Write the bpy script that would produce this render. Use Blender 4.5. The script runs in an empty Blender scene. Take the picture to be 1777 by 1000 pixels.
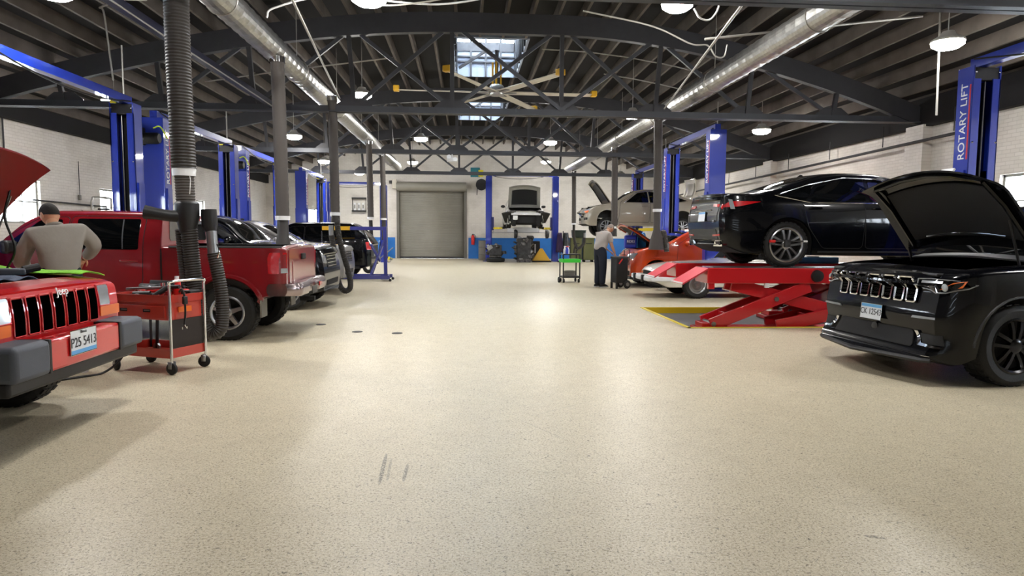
import bpy, bmesh, math, random
from mathutils import Vector, Matrix
from mathutils.bvhtree import BVHTree
random.seed(7)
SC = bpy.context.scene
COL = SC.collection
PI = math.pi
V = Vector

# ------------------------------------------------------------------ materials
def lin(c):
    return tuple(((x/12.92) if x <= .04045 else ((x+.055)/1.055)**2.4) for x in c)
def rgb(h):
    return lin(tuple(int(h[i:i+2], 16)/255 for i in (0, 2, 4)))
def newmat(name):
    m = bpy.data.materials.new(name); m.use_nodes = True
    nt = m.node_tree
    b = nt.nodes['Principled BSDF']
    return m, nt, b
def mat(name, h, rough=.5, metal=0., coat=0., spec=.5, emit=None, es=0., bump=None, vary=None, trans=0., alpha=1.):
    m, nt, b = newmat(name)
    c = rgb(h)
    b.inputs['Base Color'].default_value = (*c, 1)
    b.inputs['Roughness'].default_value = rough
    b.inputs['Metallic'].default_value = metal
    b.inputs['Coat Weight'].default_value = coat
    b.inputs['Coat Roughness'].default_value = .04
    b.inputs['Specular IOR Level'].default_value = spec
    b.inputs['Transmission Weight'].default_value = trans
    if emit:
        b.inputs['Emission Color'].default_value = (*rgb(emit), 1)
        b.inputs['Emission Strength'].default_value = es
    if vary:      # (scale, amount, second colour)
        sc, am, h2 = vary
        tc = nt.nodes.new('ShaderNodeTexCoord')
        n = nt.nodes.new('ShaderNodeTexNoise'); n.inputs['Scale'].default_value = sc; n.inputs['Detail'].default_value = 6
        nt.links.new(tc.outputs['Object'], n.inputs['Vector'])
        mr = nt.nodes.new('ShaderNodeMapRange'); mr.inputs[1].default_value = .38; mr.inputs[2].default_value = .68; mr.inputs[4].default_value = am
        nt.links.new(n.outputs['Fac'], mr.inputs[0])
        mx = nt.nodes.new('ShaderNodeMix'); mx.data_type = 'RGBA'
        mx.inputs[6].default_value = (*c, 1); mx.inputs[7].default_value = (*rgb(h2), 1)
        nt.links.new(mr.outputs[0], mx.inputs[0]); nt.links.new(mx.outputs[2], b.inputs['Base Color'])
    if bump:      # (scale, strength)
        tc = nt.nodes.new('ShaderNodeTexCoord')
        n = nt.nodes.new('ShaderNodeTexNoise'); n.inputs['Scale'].default_value = bump[0]; n.inputs['Detail'].default_value = 4
        nt.links.new(tc.outputs['Object'], n.inputs['Vector'])
        bp = nt.nodes.new('ShaderNodeBump'); bp.inputs['Strength'].default_value = bump[1]; bp.inputs['Distance'].default_value = .01
        nt.links.new(n.outputs['Fac'], bp.inputs['Height']); nt.links.new(bp.outputs[0], b.inputs['Normal'])
    return m

M = {}
def paint(name, h, rough=.3):
    dark = 'black' in name or 'midnight' in name
    M[name] = mat(name, h, rough=rough, coat=.5 if dark else 1.0, spec=.12 if dark else .4)
paint('red_paint', 'c4060e', .35); paint('maroon_paint', '780a14', .3); paint('black_paint', '05060a', .22)
paint('midnight_paint', '040509', .25); paint('grey_paint', '6d6a68', .35); paint('tan_paint', '8f8778', .35)
paint('orange_paint', 'c8410a', .3); paint('white_paint', 'd8d6cc', .35); paint('lit_tan_paint', 'd6cfba', .35)
paint('blue_enamel', '1832a0', .4); paint('rack_red', 'b8121a', .38); paint('cart_red', 'b23020', .4)
paint('dark_orange_paint', '5a2412', .4)
paint('navy_enamel', '2a2f78', .4); paint('yellow_paint', 'd9b210', .4); paint('lift_yellow', 'd8c020', .45)
paint('pale_grey_paint', '8e8c84', .35)
M['rubber'] = mat('rubber', '101010', .72, bump=(60, .2))
M['black_plastic'] = mat('black_plastic', '121213', .5)
M['grey_plastic'] = mat('grey_plastic', '4c5058', .6, bump=(150, .1))
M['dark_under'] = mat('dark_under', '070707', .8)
M['engine_black'] = mat('engine_black', '111112', .4, vary=(9, .8, '3a3a3c'))
M['engine_metal'] = mat('engine_metal', '6a6866', .4, metal=.7, vary=(12, .9, '1c1b1a'))
M['car_glass'] = mat('car_glass', '07090b', .03, spec=.7, coat=.6)
M['clear_lens'] = mat('clear_lens', '9a9ea2', .12, metal=.3, coat=.6)
M['slot_shade'] = mat('slot_shade', '020202', .9, spec=0)  # flat black standing in for the shade inside open grille slots
M['amber_lens'] = mat('amber_lens', 'e06404', .3, coat=.3)
M['red_lens'] = mat('red_lens', 'b00610', .2, coat=.5)
M['chrome'] = mat('chrome', 'd6d6d8', .1, metal=1)
M['bumper_chrome'] = mat('bumper_chrome', '9c8f90', .22, metal=1)
M['alloy'] = mat('alloy', '9a9a9c', .3, metal=.9)
M['dark_alloy'] = mat('dark_alloy', '2a2a2c', .25, metal=.8)
M['steel'] = mat('steel', '8c8c8c', .35, metal=.9)
M['galv'] = mat('galv', 'b4b3ae', .34, metal=.92, vary=(18, .5, '8c8b86'))
M['iron'] = mat('iron', '2c2c2f', .6, metal=.0, vary=(6, .5, '232326'))
M['iron_light'] = mat('iron_light', '33353a', .55)
M['hose'] = mat('hose', '2e2b29', .6)
M['hose_fabric'] = mat('hose_fabric', '4a4541', .75)
M['plate_white'] = mat('plate_white', 'd8dce0', .4)
M['plate_blue'] = mat('plate_blue', '5aa0d8', .4)
M['plate_ink'] = mat('plate_ink', '20242c', .5)
M['white_letter'] = mat('white_letter', 'e8e8e8', .5)
M['red_letter'] = mat('red_letter', 'c01820', .5)
M['yellow_tag'] = mat('yellow_tag', 'e0d010', .5)
M['lime'] = mat('lime', '7cc22a', .9, bump=(80, .6), vary=(20, .6, '548c18'))
M['rag'] = mat('rag', '4a5468', .9, bump=(90, .6))
M['white_paper'] = mat('white_paper', 'd8d8e0', .8)
M['skin'] = mat('skin', 'c08d6e', .55, bump=(120, .05))
M['hair'] = mat('hair', '1c1714', .8, bump=(300, .6))
M['grey_hair'] = mat('grey_hair', '7c6f66', .8, bump=(300, .6))
M['shirt'] = mat('shirt', '8e8880', .9, bump=(14, .5), vary=(5, .4, '7c766e'))
M['polo'] = mat('polo', '9c948e', .9, bump=(12, .4))
M['trousers'] = mat('trousers', '141a28', .9, bump=(16, .4))
M['shoe'] = mat('shoe', '0c0c0c', .5)
M['sole'] = mat('sole', 'b8b8b8', .7)
M['white_plastic'] = mat('white_plastic', 'd8d8d8', .4)
M['drum_brown'] = mat('drum_brown', '231a14', .7)
M['grey_drum'] = mat('grey_drum', '6a675f', .6)
M['dark_navy'] = mat('dark_navy', '11142c', .4)
M['olive'] = mat('olive', '5d6036', .55)
M['purple'] = mat('purple', '352348', .8)
M['tote_green'] = mat('tote_green', '1f2e24', .5)
M['green_tray'] = mat('green_tray', '38c834', .5)
M['blue_jug'] = mat('blue_jug', '2a3ab0', .4)
M['light_blue_jug'] = mat('light_blue_jug', '3c84c0', .5)
M['teal'] = mat('teal', '20707a', .6)
M['pale_blade'] = mat('pale_blade', 'b9b3a4', .5)
M['safety_yellow'] = mat('safety_yellow', 'c89a18', .5)
M['bright_red'] = mat('bright_red', 'd01810', .4)
M['lit_ramp_rag_red'] = mat('lit_ramp_rag_red', 'c02836', .55)  # rack red lightened for light on the ramp flaps; also the rag's own red
M['gauge_green'] = mat('gauge_green', 'c4dc28', .5)
M['lamp_glow'] = mat('lamp_glow', 'ffffff', .5, emit='fffcf8', es=40)
M['lamp_body'] = mat('lamp_body', 'b8b4ac', .5)
M['window_frame'] = mat('window_frame', '8a8880', .6)
M['wood_brown'] = mat('wood_brown', '6a4a2c', .7)
M['door_slat'] = mat('door_slat', '8a877c', .45, vary=(1.2, .6, '7a776d'))
M['pit'] = mat('pit', '4a4a4c', .6, vary=(3, .6, '38383a'))
M['yellow_line'] = mat('yellow_line', 'c8a810', .5)
M['pale_yellow_line'] = mat('pale_yellow_line', 'd8c040', .5)
M['well_white'] = mat('well_white', '848e9e', .6)
M['joist'] = mat('joist', '5c544c', .85, vary=(2.2, .7, '443e38'))
M['deck'] = mat('deck', '0a090a', .9)
M['conduit'] = mat('conduit', 'a4a19a', .4, metal=.6)
M['tissue'] = mat('tissue', 'c8c6c2', .9)

def floor_material():
    m, nt, b = newmat('epoxy_flake_floor')
    N = nt.nodes.new; L = nt.links.new
    geo = N('ShaderNodeTexCoord')
    def noise(scale, detail=3, rough=.5, dist=0):
        n = N('ShaderNodeTexNoise'); n.inputs['Scale'].default_value = scale; n.inputs['Detail'].default_value = detail
        n.inputs['Roughness'].default_value = rough; n.inputs['Distortion'].default_value = dist
        L(geo.outputs['Object'], n.inputs['Vector']); return n.outputs['Fac']
    def ramp(src, a, b_, lo=0., hi=1.):
        r = N('ShaderNodeMapRange'); r.inputs[1].default_value = a; r.inputs[2].default_value = b_
        r.inputs[3].default_value = lo; r.inputs[4].default_value = hi; L(src, r.inputs[0]); return r.outputs[0]
    def mix(f, a, c):
        x = N('ShaderNodeMix'); x.data_type = 'RGBA'; L(f, x.inputs[0])
        if isinstance(a, tuple): x.inputs[6].default_value = (*a, 1)
        else: L(a, x.inputs[6])
        x.inputs[7].default_value = (*c, 1)
        return x.outputs[2]
    base = mix(ramp(noise(3.5, 6, .7), .35, .7), rgb('ccc1a6'), rgb('c0b59b'))
    c = mix(ramp(noise(70, 2), .5, .62, 0, .75), base, rgb('aa9c7e'))
    c = mix(ramp(noise(120, 2), .6, .68, 0, .8), c, rgb('e6dfd2'))
    c = mix(ramp(noise(95, 3, .6, .6), .565, .625, 0, .85), c, rgb('75674c'))
    c = mix(ramp(noise(48, 3, .6, .8), .635, .68, 0, .8), c, rgb('4b4234'))
    c = mix(ramp(noise(2.2, 8, .7, 1), .6, .75, 0, .25), c, rgb('958b78'))
    c = mix(ramp(noise(7, 8, .75, 2), .68, .76, 0, .45), c, rgb('6e6556'))
    sp = N('ShaderNodeSeparateXYZ'); L(geo.outputs['Object'], sp.inputs[0])
    def math_(op, a, b_=None, c_=None):
        n = N('ShaderNodeMath'); n.operation = op
        for i_, q in enumerate((a, b_, c_)):
            if q is None: continue
            if isinstance(q, (int, float)): n.inputs[i_].default_value = q
            else: L(q, n.inputs[i_])
        return n.outputs[0]
    for (sx, sy, ang, ln, wd, am) in ((-.49, 3.88, .04, .27, .013, .85), (-.45, 3.86, .05, .2, .009, .5), (-.35, 3.80, .0, .15, .012, .7), (.55, 4.6, .5, .3, .006, .35), (.8, 5.2, -.9, .35, .006, .3), (1.9, 2.85, 1.2, .05, .012, .7)):
        ca, sa = math.cos(ang), math.sin(ang)
        dx = math_('SUBTRACT', sp.outputs[0], sx); dy = math_('SUBTRACT', sp.outputs[1], sy)
        a1 = math_('ADD', math_('MULTIPLY', dx, ca/wd), math_('MULTIPLY', dy, sa/wd)); b1 = math_('ADD', math_('MULTIPLY', dx, -sa/ln), math_('MULTIPLY', dy, ca/ln))
        r2 = math_('ADD', math_('POWER', math_('ABSOLUTE', a1), 2), math_('POWER', math_('ABSOLUTE', b1), 4))
        k = ramp(r2, .5, 1.1, 1, 0)
        f_ = math_('MULTIPLY', k, math_('MULTIPLY', ramp(noise(80, 3), .42, .52, .15, 1), am))
        c = mix(f_, c, rgb('3a362e'))
    L(c, b.inputs['Base Color'])
    L(ramp(noise(14, 5), .3, .7, .35, .45), b.inputs['Roughness'])
    b.inputs['Specular IOR Level'].default_value = .5
    bp = N('ShaderNodeBump'); bp.inputs['Strength'].default_value = .12; bp.inputs['Distance'].default_value = .004
    L(noise(60, 3), bp.inputs['Height']); L(bp.outputs[0], b.inputs['Normal'])
    return m
def brick_material(name, axis, h1, h2, hm):
    m, nt, b = newmat(name)
    N = nt.nodes.new; L = nt.links.new
    geo = N('ShaderNodeTexCoord'); sep = N('ShaderNodeSeparateXYZ'); cmb = N('ShaderNodeCombineXYZ')
    L(geo.outputs['Object'], sep.inputs[0]); L(sep.outputs[axis], cmb.inputs[0]); L(sep.outputs[2], cmb.inputs[1])
    br = N('ShaderNodeTexBrick'); br.inputs['Scale'].default_value = 1.0
    br.inputs['Brick Width'].default_value = .21; br.inputs['Row Height'].default_value = .075
    br.inputs['Mortar Size'].default_value = .006; br.inputs['Mortar Smooth'].default_value = .4
    br.inputs['Color1'].default_value = (*rgb(h1), 1); br.inputs['Color2'].default_value = (*rgb(h2), 1)
    br.inputs['Mortar'].default_value = (*rgb(hm), 1)
    L(cmb.outputs[0], br.inputs['Vector'])
    n = N('ShaderNodeTexNoise'); n.inputs['Scale'].default_value = 1.3; n.inputs['Detail'].default_value = 8
    L(geo.outputs['Object'], n.inputs['Vector'])
    mr = N('ShaderNodeMapRange'); mr.inputs[1].default_value = .5; mr.inputs[2].default_value = .75; mr.inputs[4].default_value = .5
    L(n.outputs['Fac'], mr.inputs[0])
    mx = N('ShaderNodeMix'); mx.data_type = 'RGBA'; mx.inputs[7].default_value = (*rgb('a69f96'), 1)
    L(mr.outputs[0], mx.inputs[0]); L(br.outputs['Color'], mx.inputs[6]); L(mx.outputs[2], b.inputs['Base Color'])
    b.inputs['Roughness'].default_value = .55
    bp = N('ShaderNodeBump'); bp.inputs['Strength'].default_value = .5; bp.inputs['Distance'].default_value = .006; bp.invert = True
    L(br.outputs['Fac'], bp.inputs['Height']); L(bp.outputs[0], b.inputs['Normal'])
    return m
M['floor'] = floor_material()
M['brick_side'] = brick_material('painted_brick_side', 1, 'cfc9c0', 'c8c2b8', 'bab3a9')
M['brick_back'] = brick_material('painted_brick_back', 0, 'd6d1c8', 'd0cbc1', 'c6bfb5')
M['dado'] = mat('dado', '1f6cb8', .45, vary=(2, .4, '1a5a9c'))

# ------------------------------------------------------------------ mesh builder
def frame_of(d):
    d = d.normalized()
    u = V((0, 0, 1)) if abs(d.z) < .95 else V((0, 1, 0))
    x = d.cross(u).normalized(); y = x.cross(d).normalized()
    return x, y
class MB:
    def __init__(s): s.v = []; s.f = []; s.m = []; s.mi = 0
    def add(s, vs, fs):
        o = len(s.v); s.v += [tuple(p) for p in vs]
        for f in fs: s.f.append(tuple(i+o for i in f)); s.m.append(s.mi)
        return s
    def box(s, c, d, rot=None, taper=1.):
        hx, hy, hz = d[0]/2, d[1]/2, d[2]/2
        ps = [V((x*hx*(taper if z > 0 else 1), y*hy*(taper if z > 0 else 1), z*hz)) for z in (-1, 1) for y in (-1, 1) for x in (-1, 1)]
        if rot is not None: ps = [rot @ p for p in ps]
        c = V(c)
        return s.add([p+c for p in ps], [(0, 2, 3, 1), (4, 5, 7, 6), (0, 1, 5, 4), (2, 6, 7, 3), (0, 4, 6, 2), (1, 3, 7, 5)])
    def bb(s, x0, x1, y0, y1, z0, z1):
        return s.box(((x0+x1)/2, (y0+y1)/2, (z0+z1)/2), (abs(x1-x0), abs(y1-y0), abs(z1-z0)))
    def bar(s, a, b, w, h, up=None):
        a, b = V(a), V(b); d = (b-a)
        if up is None: x, y = frame_of(d)
        else:
            x = d.cross(V(up)).normalized(); y = x.cross(d).normalized()
        ps = []
        for p in (a, b):
            for (i, j) in ((-1, -1), (1, -1), (1, 1), (-1, 1)): ps.append(p+x*i*w/2+y*j*h/2)
        return s.add(ps, [(0, 3, 2, 1), (4, 5, 6, 7), (0, 1, 5, 4), (1, 2, 6, 5), (2, 3, 7, 6), (3, 0, 4, 7)])
    def tube(s, pts, r, n=10, cap=True, closed=False):
        pts = [V(p) for p in pts]; k = len(pts)
        rs = r if isinstance(r, (list, tuple)) else [r]*k
        vs = []; fs = []
        d0 = (pts[1]-pts[0]).normalized(); x, y = frame_of(d0)
        for i, p in enumerate(pts):
            if closed: d = (pts[(i+1) % k]-pts[i-1])
            elif i == 0: d = pts[1]-pts[0]
            elif i == k-1: d = pts[-1]-pts[-2]
            else: d = (pts[i+1]-pts[i]).normalized()+(pts[i]-pts[i-1]).normalized()
            d.normalize()
            x = (x-d*x.dot(d)).normalized(); y = d.cross(x)
            for j in range(n):
                a = 2*PI*j/n; vs.append(p+(x*math.cos(a)+y*math.sin(a))*rs[i])
        for i in range(k if closed else k-1):
            for j in range(n):
                a, b = i*n+j, i*n+(j+1) % n; c, d = ((i+1) % k)*n+(j+1) % n, ((i+1) % k)*n+j
                fs.append((a, b, c, d))
        if cap and not closed:
            fs.append(tuple(range(n-1, -1, -1))); fs.append(tuple((k-1)*n+j for j in range(n)))
        return s.add(vs, fs)
    def lathe(s, prof, n=24, mtx=None, cap=True):
        mtx = mtx or Matrix(); vs = []; fs = []; k = len(prof)
        for (r, z) in prof:
            for j in range(n):
                a = 2*PI*j/n; vs.append(mtx @ V((r*math.cos(a), r*math.sin(a), z)))
        for i in range(k-1):
            for j in range(n): fs.append((i*n+j, i*n+(j+1) % n, (i+1)*n+(j+1) % n, (i+1)*n+j))
        if cap:
            fs.append(tuple(range(n-1, -1, -1))); fs.append(tuple((k-1)*n+j for j in range(n)))
        return s.add(vs, fs)
    def cyl(s, a, b, r, n=16, r2=None): return s.tube([a, b], [r, r if r2 is None else r2], n)
    def prism(s, poly, h, mtx=None):
        mtx = mtx or Matrix(); n = len(poly)
        vs = [mtx @ V((p[0], p[1], 0)) for p in poly]+[mtx @ V((p[0], p[1], h)) for p in poly]
        fs = [tuple(range(n-1, -1, -1)), tuple(range(n, 2*n))]+[(i, (i+1) % n, n+(i+1) % n, n+i) for i in range(n)]
        return s.add(vs, fs)
    def ball(s, c, r, n=14, m=9, rot=None):
        c = V(c); r = V(r) if not isinstance(r, (int, float)) else V((r, r, r)); vs = []; fs = []
        for i in range(m+1):
            t = PI*i/m
            for j in range(n):
                a = 2*PI*j/n; p = V((r.x*math.sin(t)*math.cos(a), r.y*math.sin(t)*math.sin(a), r.z*math.cos(t)))
                vs.append((rot @ p if rot is not None else p)+c)
        for i in range(m):
            for j in range(n): fs.append((i*n+j, (i+1)*n+j, (i+1)*n+(j+1) % n, i*n+(j+1) % n))
        return s.add(vs, fs)
    def grid(s, fn, nu, nv):
        vs = [fn(i/nu, j/nv) for i in range(nu+1) for j in range(nv+1)]
        fs = [(i*(nv+1)+j, (i+1)*(nv+1)+j, (i+1)*(nv+1)+j+1, i*(nv+1)+j+1) for i in range(nu) for j in range(nv)]
        return s.add(vs, fs)
    def build(s, name, mats, parent=None, smooth=True, bevel=0, angle=35, solid=0, recalc=True):
        me = bpy.data.meshes.new(name); me.from_pydata(s.v, [], s.f)
        if recalc:
            bm = bmesh.new(); bm.from_mesh(me); bmesh.ops.remove_doubles(bm, verts=bm.verts, dist=1e-5)
            mats_i = None
            bmesh.ops.recalc_face_normals(bm, faces=bm.faces)
            lay = None
            bm.to_mesh(me); bm.free()
        if not isinstance(mats, (list, tuple)): mats = [mats]
        for m_ in mats: me.materials.append(M[m_] if isinstance(m_, str) else m_)
        if len(mats) > 1 and len(me.polygons) == len(s.m):
            me.polygons.foreach_set('material_index', s.m)
        return finish(me, name, parent, smooth, bevel, angle, solid)
def finish(me, name, parent=None, smooth=True, bevel=0, angle=35, solid=0):
    if smooth:
        me.polygons.foreach_set('use_smooth', [True]*len(me.polygons))
        me.set_sharp_from_angle(angle=math.radians(angle))
    o = bpy.data.objects.new(name, me); COL.objects.link(o)
    if parent: o.parent = parent
    if solid:
        md = o.modifiers.new('thick', 'SOLIDIFY'); md.thickness = solid; md.offset = 0
    if bevel:
        md = o.modifiers.new('bevel', 'BEVEL'); md.width = bevel; md.segments = 2; md.limit_method = 'ANGLE'; md.angle_limit = math.radians(40)
    return o
def tag(o, label, cat, group=None):
    o['label'] = label; o['category'] = cat
    if group: o['group'] = group
    return o
def thing(name, label, cat, loc=(0, 0, 0), rz=0, group=None):
    o = bpy.data.objects.new(name, None); COL.objects.link(o)
    o.empty_display_size = .1
    o.location = loc; o.rotation_euler = (0, 0, rz)
    return tag(o, label, cat, group)
def struct(o):
    o['kind'] = 'structure'; return o
def kids(o): return [c for c in list(bpy.data.objects) if c.parent == o]
def dup(root, loc=None, rz=None, label=None):
    def cp(o, parent):
        c = o.copy(); COL.objects.link(c)
        if parent: c.parent = parent
        for ch in kids(o): cp(ch, c)
        return c
    r = cp(root, None)
    if loc is not None: r.location = loc
    if rz is not None: r.rotation_euler = (0, 0, rz)
    if label: r['label'] = label
    return r
def shift(o, loc, rz=0, parent=None):
    o.location = loc; o.rotation_euler[2] = rz
    return o
def text(name, body, size, mtx, m, parent=None, depth=.002, xs=1., align='CENTER'):
    cu = bpy.data.curves.new(name, 'FONT'); cu.body = body; cu.size = size; cu.extrude = depth
    cu.align_x = align; cu.align_y = 'CENTER'
    t = bpy.data.objects.new(name, cu); COL.objects.link(t)
    me = bpy.data.meshes.new_from_object(t.evaluated_get(bpy.context.evaluated_depsgraph_get()))
    bpy.data.objects.remove(t); bpy.data.curves.remove(cu)
    me.transform(Matrix.Diagonal((xs, 1, 1, 1))); me.transform(mtx); me.name = name
    me.materials.clear(); me.materials.append(M[m])
    o = bpy.data.objects.new(name, me); COL.objects.link(o)
    if parent: o.parent = parent
    return o
def basis(o, x, y, z=None):
    x = V(x).normalized(); y = V(y).normalized(); z = V(z).normalized() if z is not None else x.cross(y)
    m = Matrix(((x.x, y.x, z.x, o[0]), (x.y, y.y, z.y, o[1]), (x.z, y.z, z.z, o[2]), (0, 0, 0, 1)))
    return m
def pchip(pts):
    xs = [p[0] for p in pts]; ys = [p[1] for p in pts]; n = len(xs)
    d = [(ys[i+1]-ys[i])/(xs[i+1]-xs[i]) for i in range(n-1)]
    m = [0]*n
    for i in range(1, n-1):
        if d[i-1]*d[i] > 0:
            w1 = 2*(xs[i+1]-xs[i])+(xs[i]-xs[i-1]); w2 = (xs[i+1]-xs[i])+2*(xs[i]-xs[i-1])
            m[i] = (w1+w2)/(w1/d[i-1]+w2/d[i])
    m[0], m[-1] = d[0], d[-1]
    def f(x):
        if x <= xs[0]: return ys[0]
        if x >= xs[-1]: return ys[-1]
        i = 0
        while x > xs[i+1]: i += 1
        h = xs[i+1]-xs[i]; t = (x-xs[i])/h
        return ys[i]*(1+2*t)*(1-t)**2+m[i]*h*t*(1-t)**2+ys[i+1]*t*t*(3-2*t)+m[i+1]*h*t*t*(t-1)
    return f
def bez(pts, n=24):     # Catmull-Rom through points
    P = [V(p) for p in pts]; P = [P[0]*2-P[1]]+P+[P[-1]*2-P[-2]]; out = []
    for i in range(1, len(P)-2):
        a, b, c, d = P[i-1:i+3]
        for k in range(n):
            t = k/n
            out.append(.5*((2*b)+(c-a)*t+(2*a-5*b+4*c-d)*t*t+(3*b-a-3*c+d)*t**3))
    out.append(P[-2]); return out
# ------------------------------------------------------------------ camera and world
cam = bpy.data.cameras.new('camera'); co = bpy.data.objects.new('camera', cam); COL.objects.link(co)
cam.sensor_width = 36; cam.lens = 1150/1777*36; cam.clip_start = .05; cam.clip_end = 200
H = 1.4
yaw = math.atan(80.5/1150); pitch = math.atan(96/math.hypot(1150, 80.5)); roll = .0065
fwd = V((math.sin(yaw)*math.cos(pitch), math.cos(yaw)*math.cos(pitch), -math.sin(pitch)))
rt = V((math.cos(yaw), -math.sin(yaw), 0)); up = rt.cross(fwd)
r2 = rt*math.cos(roll)+up*math.sin(roll); u2 = up*math.cos(roll)-rt*math.sin(roll)
mx = Matrix((r2, u2, -fwd)).transposed().to_4x4(); mx.translation = (0, 0, H)
co.matrix_world = mx
SC.camera = co
w = bpy.data.worlds.new('sky'); SC.world = w; w.use_nodes = True
bg = w.node_tree.nodes['Background']; bg.inputs[0].default_value = (.80, .90, 1.0, 1); bg.inputs[1].default_value = 7.0
SC.view_settings.view_transform = 'Standard'; SC.view_settings.look = 'None'
SC.view_settings.gamma = 1; SC.view_settings.use_curve_mapping = False
SC.view_settings.exposure = 2.35
SC.cycles.use_denoising = True
SC.cycles.max_bounces = 8; SC.cycles.diffuse_bounces = 4; SC.cycles.glossy_bounces = 4
SC.cycles.sample_clamp_indirect = 6

# ------------------------------------------------------------------ room shell
X0, X1, Y0, Y1, ZW = -10.5, 10.5, -5.0, 36.0, 3.95
PX0, PX1, PY0, PY1 = 3.30, 8.3, 9.58, 12.3       # shallow pit under the alignment rack
m = MB()
for (a, b, c, d) in ((X0, PX0, Y0, Y1), (PX1, X1, Y0, Y1), (PX0, PX1, Y0, PY0), (PX0, PX1, PY1, Y1)):
    m.bb(a, b, c, d, -.3, 0)
struct(m.build('floor', 'floor', smooth=False))
m = MB().bb(PX0, PX1, PY0, PY1, -.3, -.1); struct(m.build('floor_pit', 'pit', smooth=False))
m = MB(); t = .05
m.bb(PX0-.0, PX0+t, PY0, PY1, -.1, .012); m.bb(PX0, PX1, PY0, PY0+t, -.1, .012)
struct(m.build('trim_1', 'pale_yellow_line', smooth=False))
m = MB().bb(PX0+t, PX1, PY1-.05, PY1, -.1, .012); struct(m.build('trim_2', 'yellow_line', smooth=False))

def wall_with_holes(name, axis, pos, a0, a1, z0, z1, holes, thick, mt):
    # axis 'x': wall at x = pos running along y; holes = (a0,a1,z0,z1)
    m = MB(); cuts = sorted({a0, a1, *[h[0] for h in holes], *[h[1] for h in holes]})
    p0, p1 = (pos, pos+thick) if thick > 0 else (pos+thick, pos)
    def put(a, b, za, zb):
        if zb-za < 1e-4: return
        if axis == 'x': m.bb(p0, p1, a, b, za, zb)
        else: m.bb(a, b, p0, p1, za, zb)
    for a, b in zip(cuts, cuts[1:]):
        hs = [h for h in holes if h[0] <= a+1e-6 and h[1] >= b-1e-6]
        z = z0
        for h in sorted(hs, key=lambda h: h[2]): put(a, b, z, h[2]); z = h[3]
        put(a, b, z, z1)
    return struct(m.build(name, mt, smooth=False))
LW = [(1.5, 3.3), (6.3, 8.1), (10.4, 12.2), (15.6, 17.3), (20.0, 21.5), (26.0, 27.7), (31.4, 32.8)]
RW = [(2.2, 4.2), (6.5, 8.5), (10.4, 12.5), (18., 20.), (24., 26.), (30., 32.)]
wall_with_holes('wall_left', 'x', X0, Y0, Y1, 0, 4.62, [(a, b, 1.55, 2.6) for a, b in LW], -.3, 'brick_side')
wall_with_holes('wall_right', 'x', X1, Y0, Y1, 0, 4.62, [(a, b, 1.55, 2.6) for a, b in RW], .3, 'brick_side')
DX0, DX1, DZ = -3.62, -.02, 3.62
wall_with_holes('wall_back', 'y', Y1, X0-.3, X1+.3, 0, 7.2, [(DX0, DX1, 0, DZ), (-8.5, -7.1, 1.75, 2.6)], .3, 'brick_back')
wall_with_holes('wall_front', 'y', Y0, X0-.3, X1+.3, 0, 7.2, [(-2.5, 2.5, 0, 3.4)], -.3, 'brick_back')
m = MB()
for a, b in ((X0+.02, DX0-.16), (DX1+.16, X1-.02)): m.bb(a, b, Y1-.02, Y1+.01, 0, 1.12)
struct(m.build('baseboard_back', 'dado', smooth=False))
def win(i, axis, pos, a0, a1, z0, z1, n, k):
    m = MB(); t = .05
    def bx(a, b, za, zb):
        if axis == 'x': m.bb(pos-.04, pos+.04, a, b, za, zb)
        else: m.bb(a, b, pos-.04, pos+.04, za, zb)
    bx(a0, a1, z0, z0+t); bx(a0, a1, z1-t, z1); bx(a0, a0+t, z0, z1); bx(a1-t, a1, z0, z1)
    for j in range(1, n): x = a0+(a1-a0)*j/n; bx(x-.015, x+.015, z0, z1)
    for j in range(1, k): z = z0+(z1-z0)*j/k; bx(a0, a1, z-.015, z+.015)
    o = struct(m.build('window_%d' % i, 'window_frame', smooth=False))
    g = MB()
    if axis == 'x': g.bb(pos-.004, pos+.004, a0+.03, a1-.03, z0+.03, z1-.03)
    else: g.bb(a0+.03, a1-.03, pos-.004, pos+.004, z0+.03, z1-.03)
    g.build('window_glass', 'pane', o, smooth=False)
M['pane'] = mat('pane', 'ffffff', .0, trans=1.0, spec=.5)
M['pane'].node_tree.nodes['Principled BSDF'].inputs['IOR'].default_value = 1.01
i = 0
for a, b in LW: i += 1; win(i, 'x', X0-.12, a, b, 1.55, 2.6, 3, 2)
for a, b in RW: i += 1; win(i, 'x', X1+.12, a, b, 1.55, 2.6, 4, 2)
i += 1; win(i, 'y', Y1+.12, -8.5, -7.1, 1.75, 2.6, 3, 2)

# pilasters along the brick walls at every truss
TY = [7.4-7.45, 7.4, 14.8, 22.3, 30.0]
pi_ = MB()
for sx, nm in ((X0+.11, 'trim_3'), (X1-.11, 'trim_4')):
    m = MB()
    for y in TY: m.bb(sx-.11, sx+.11, y-.3, y+.3, 0, 3.9)
    struct(m.build(nm, 'brick_side', smooth=False))

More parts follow.
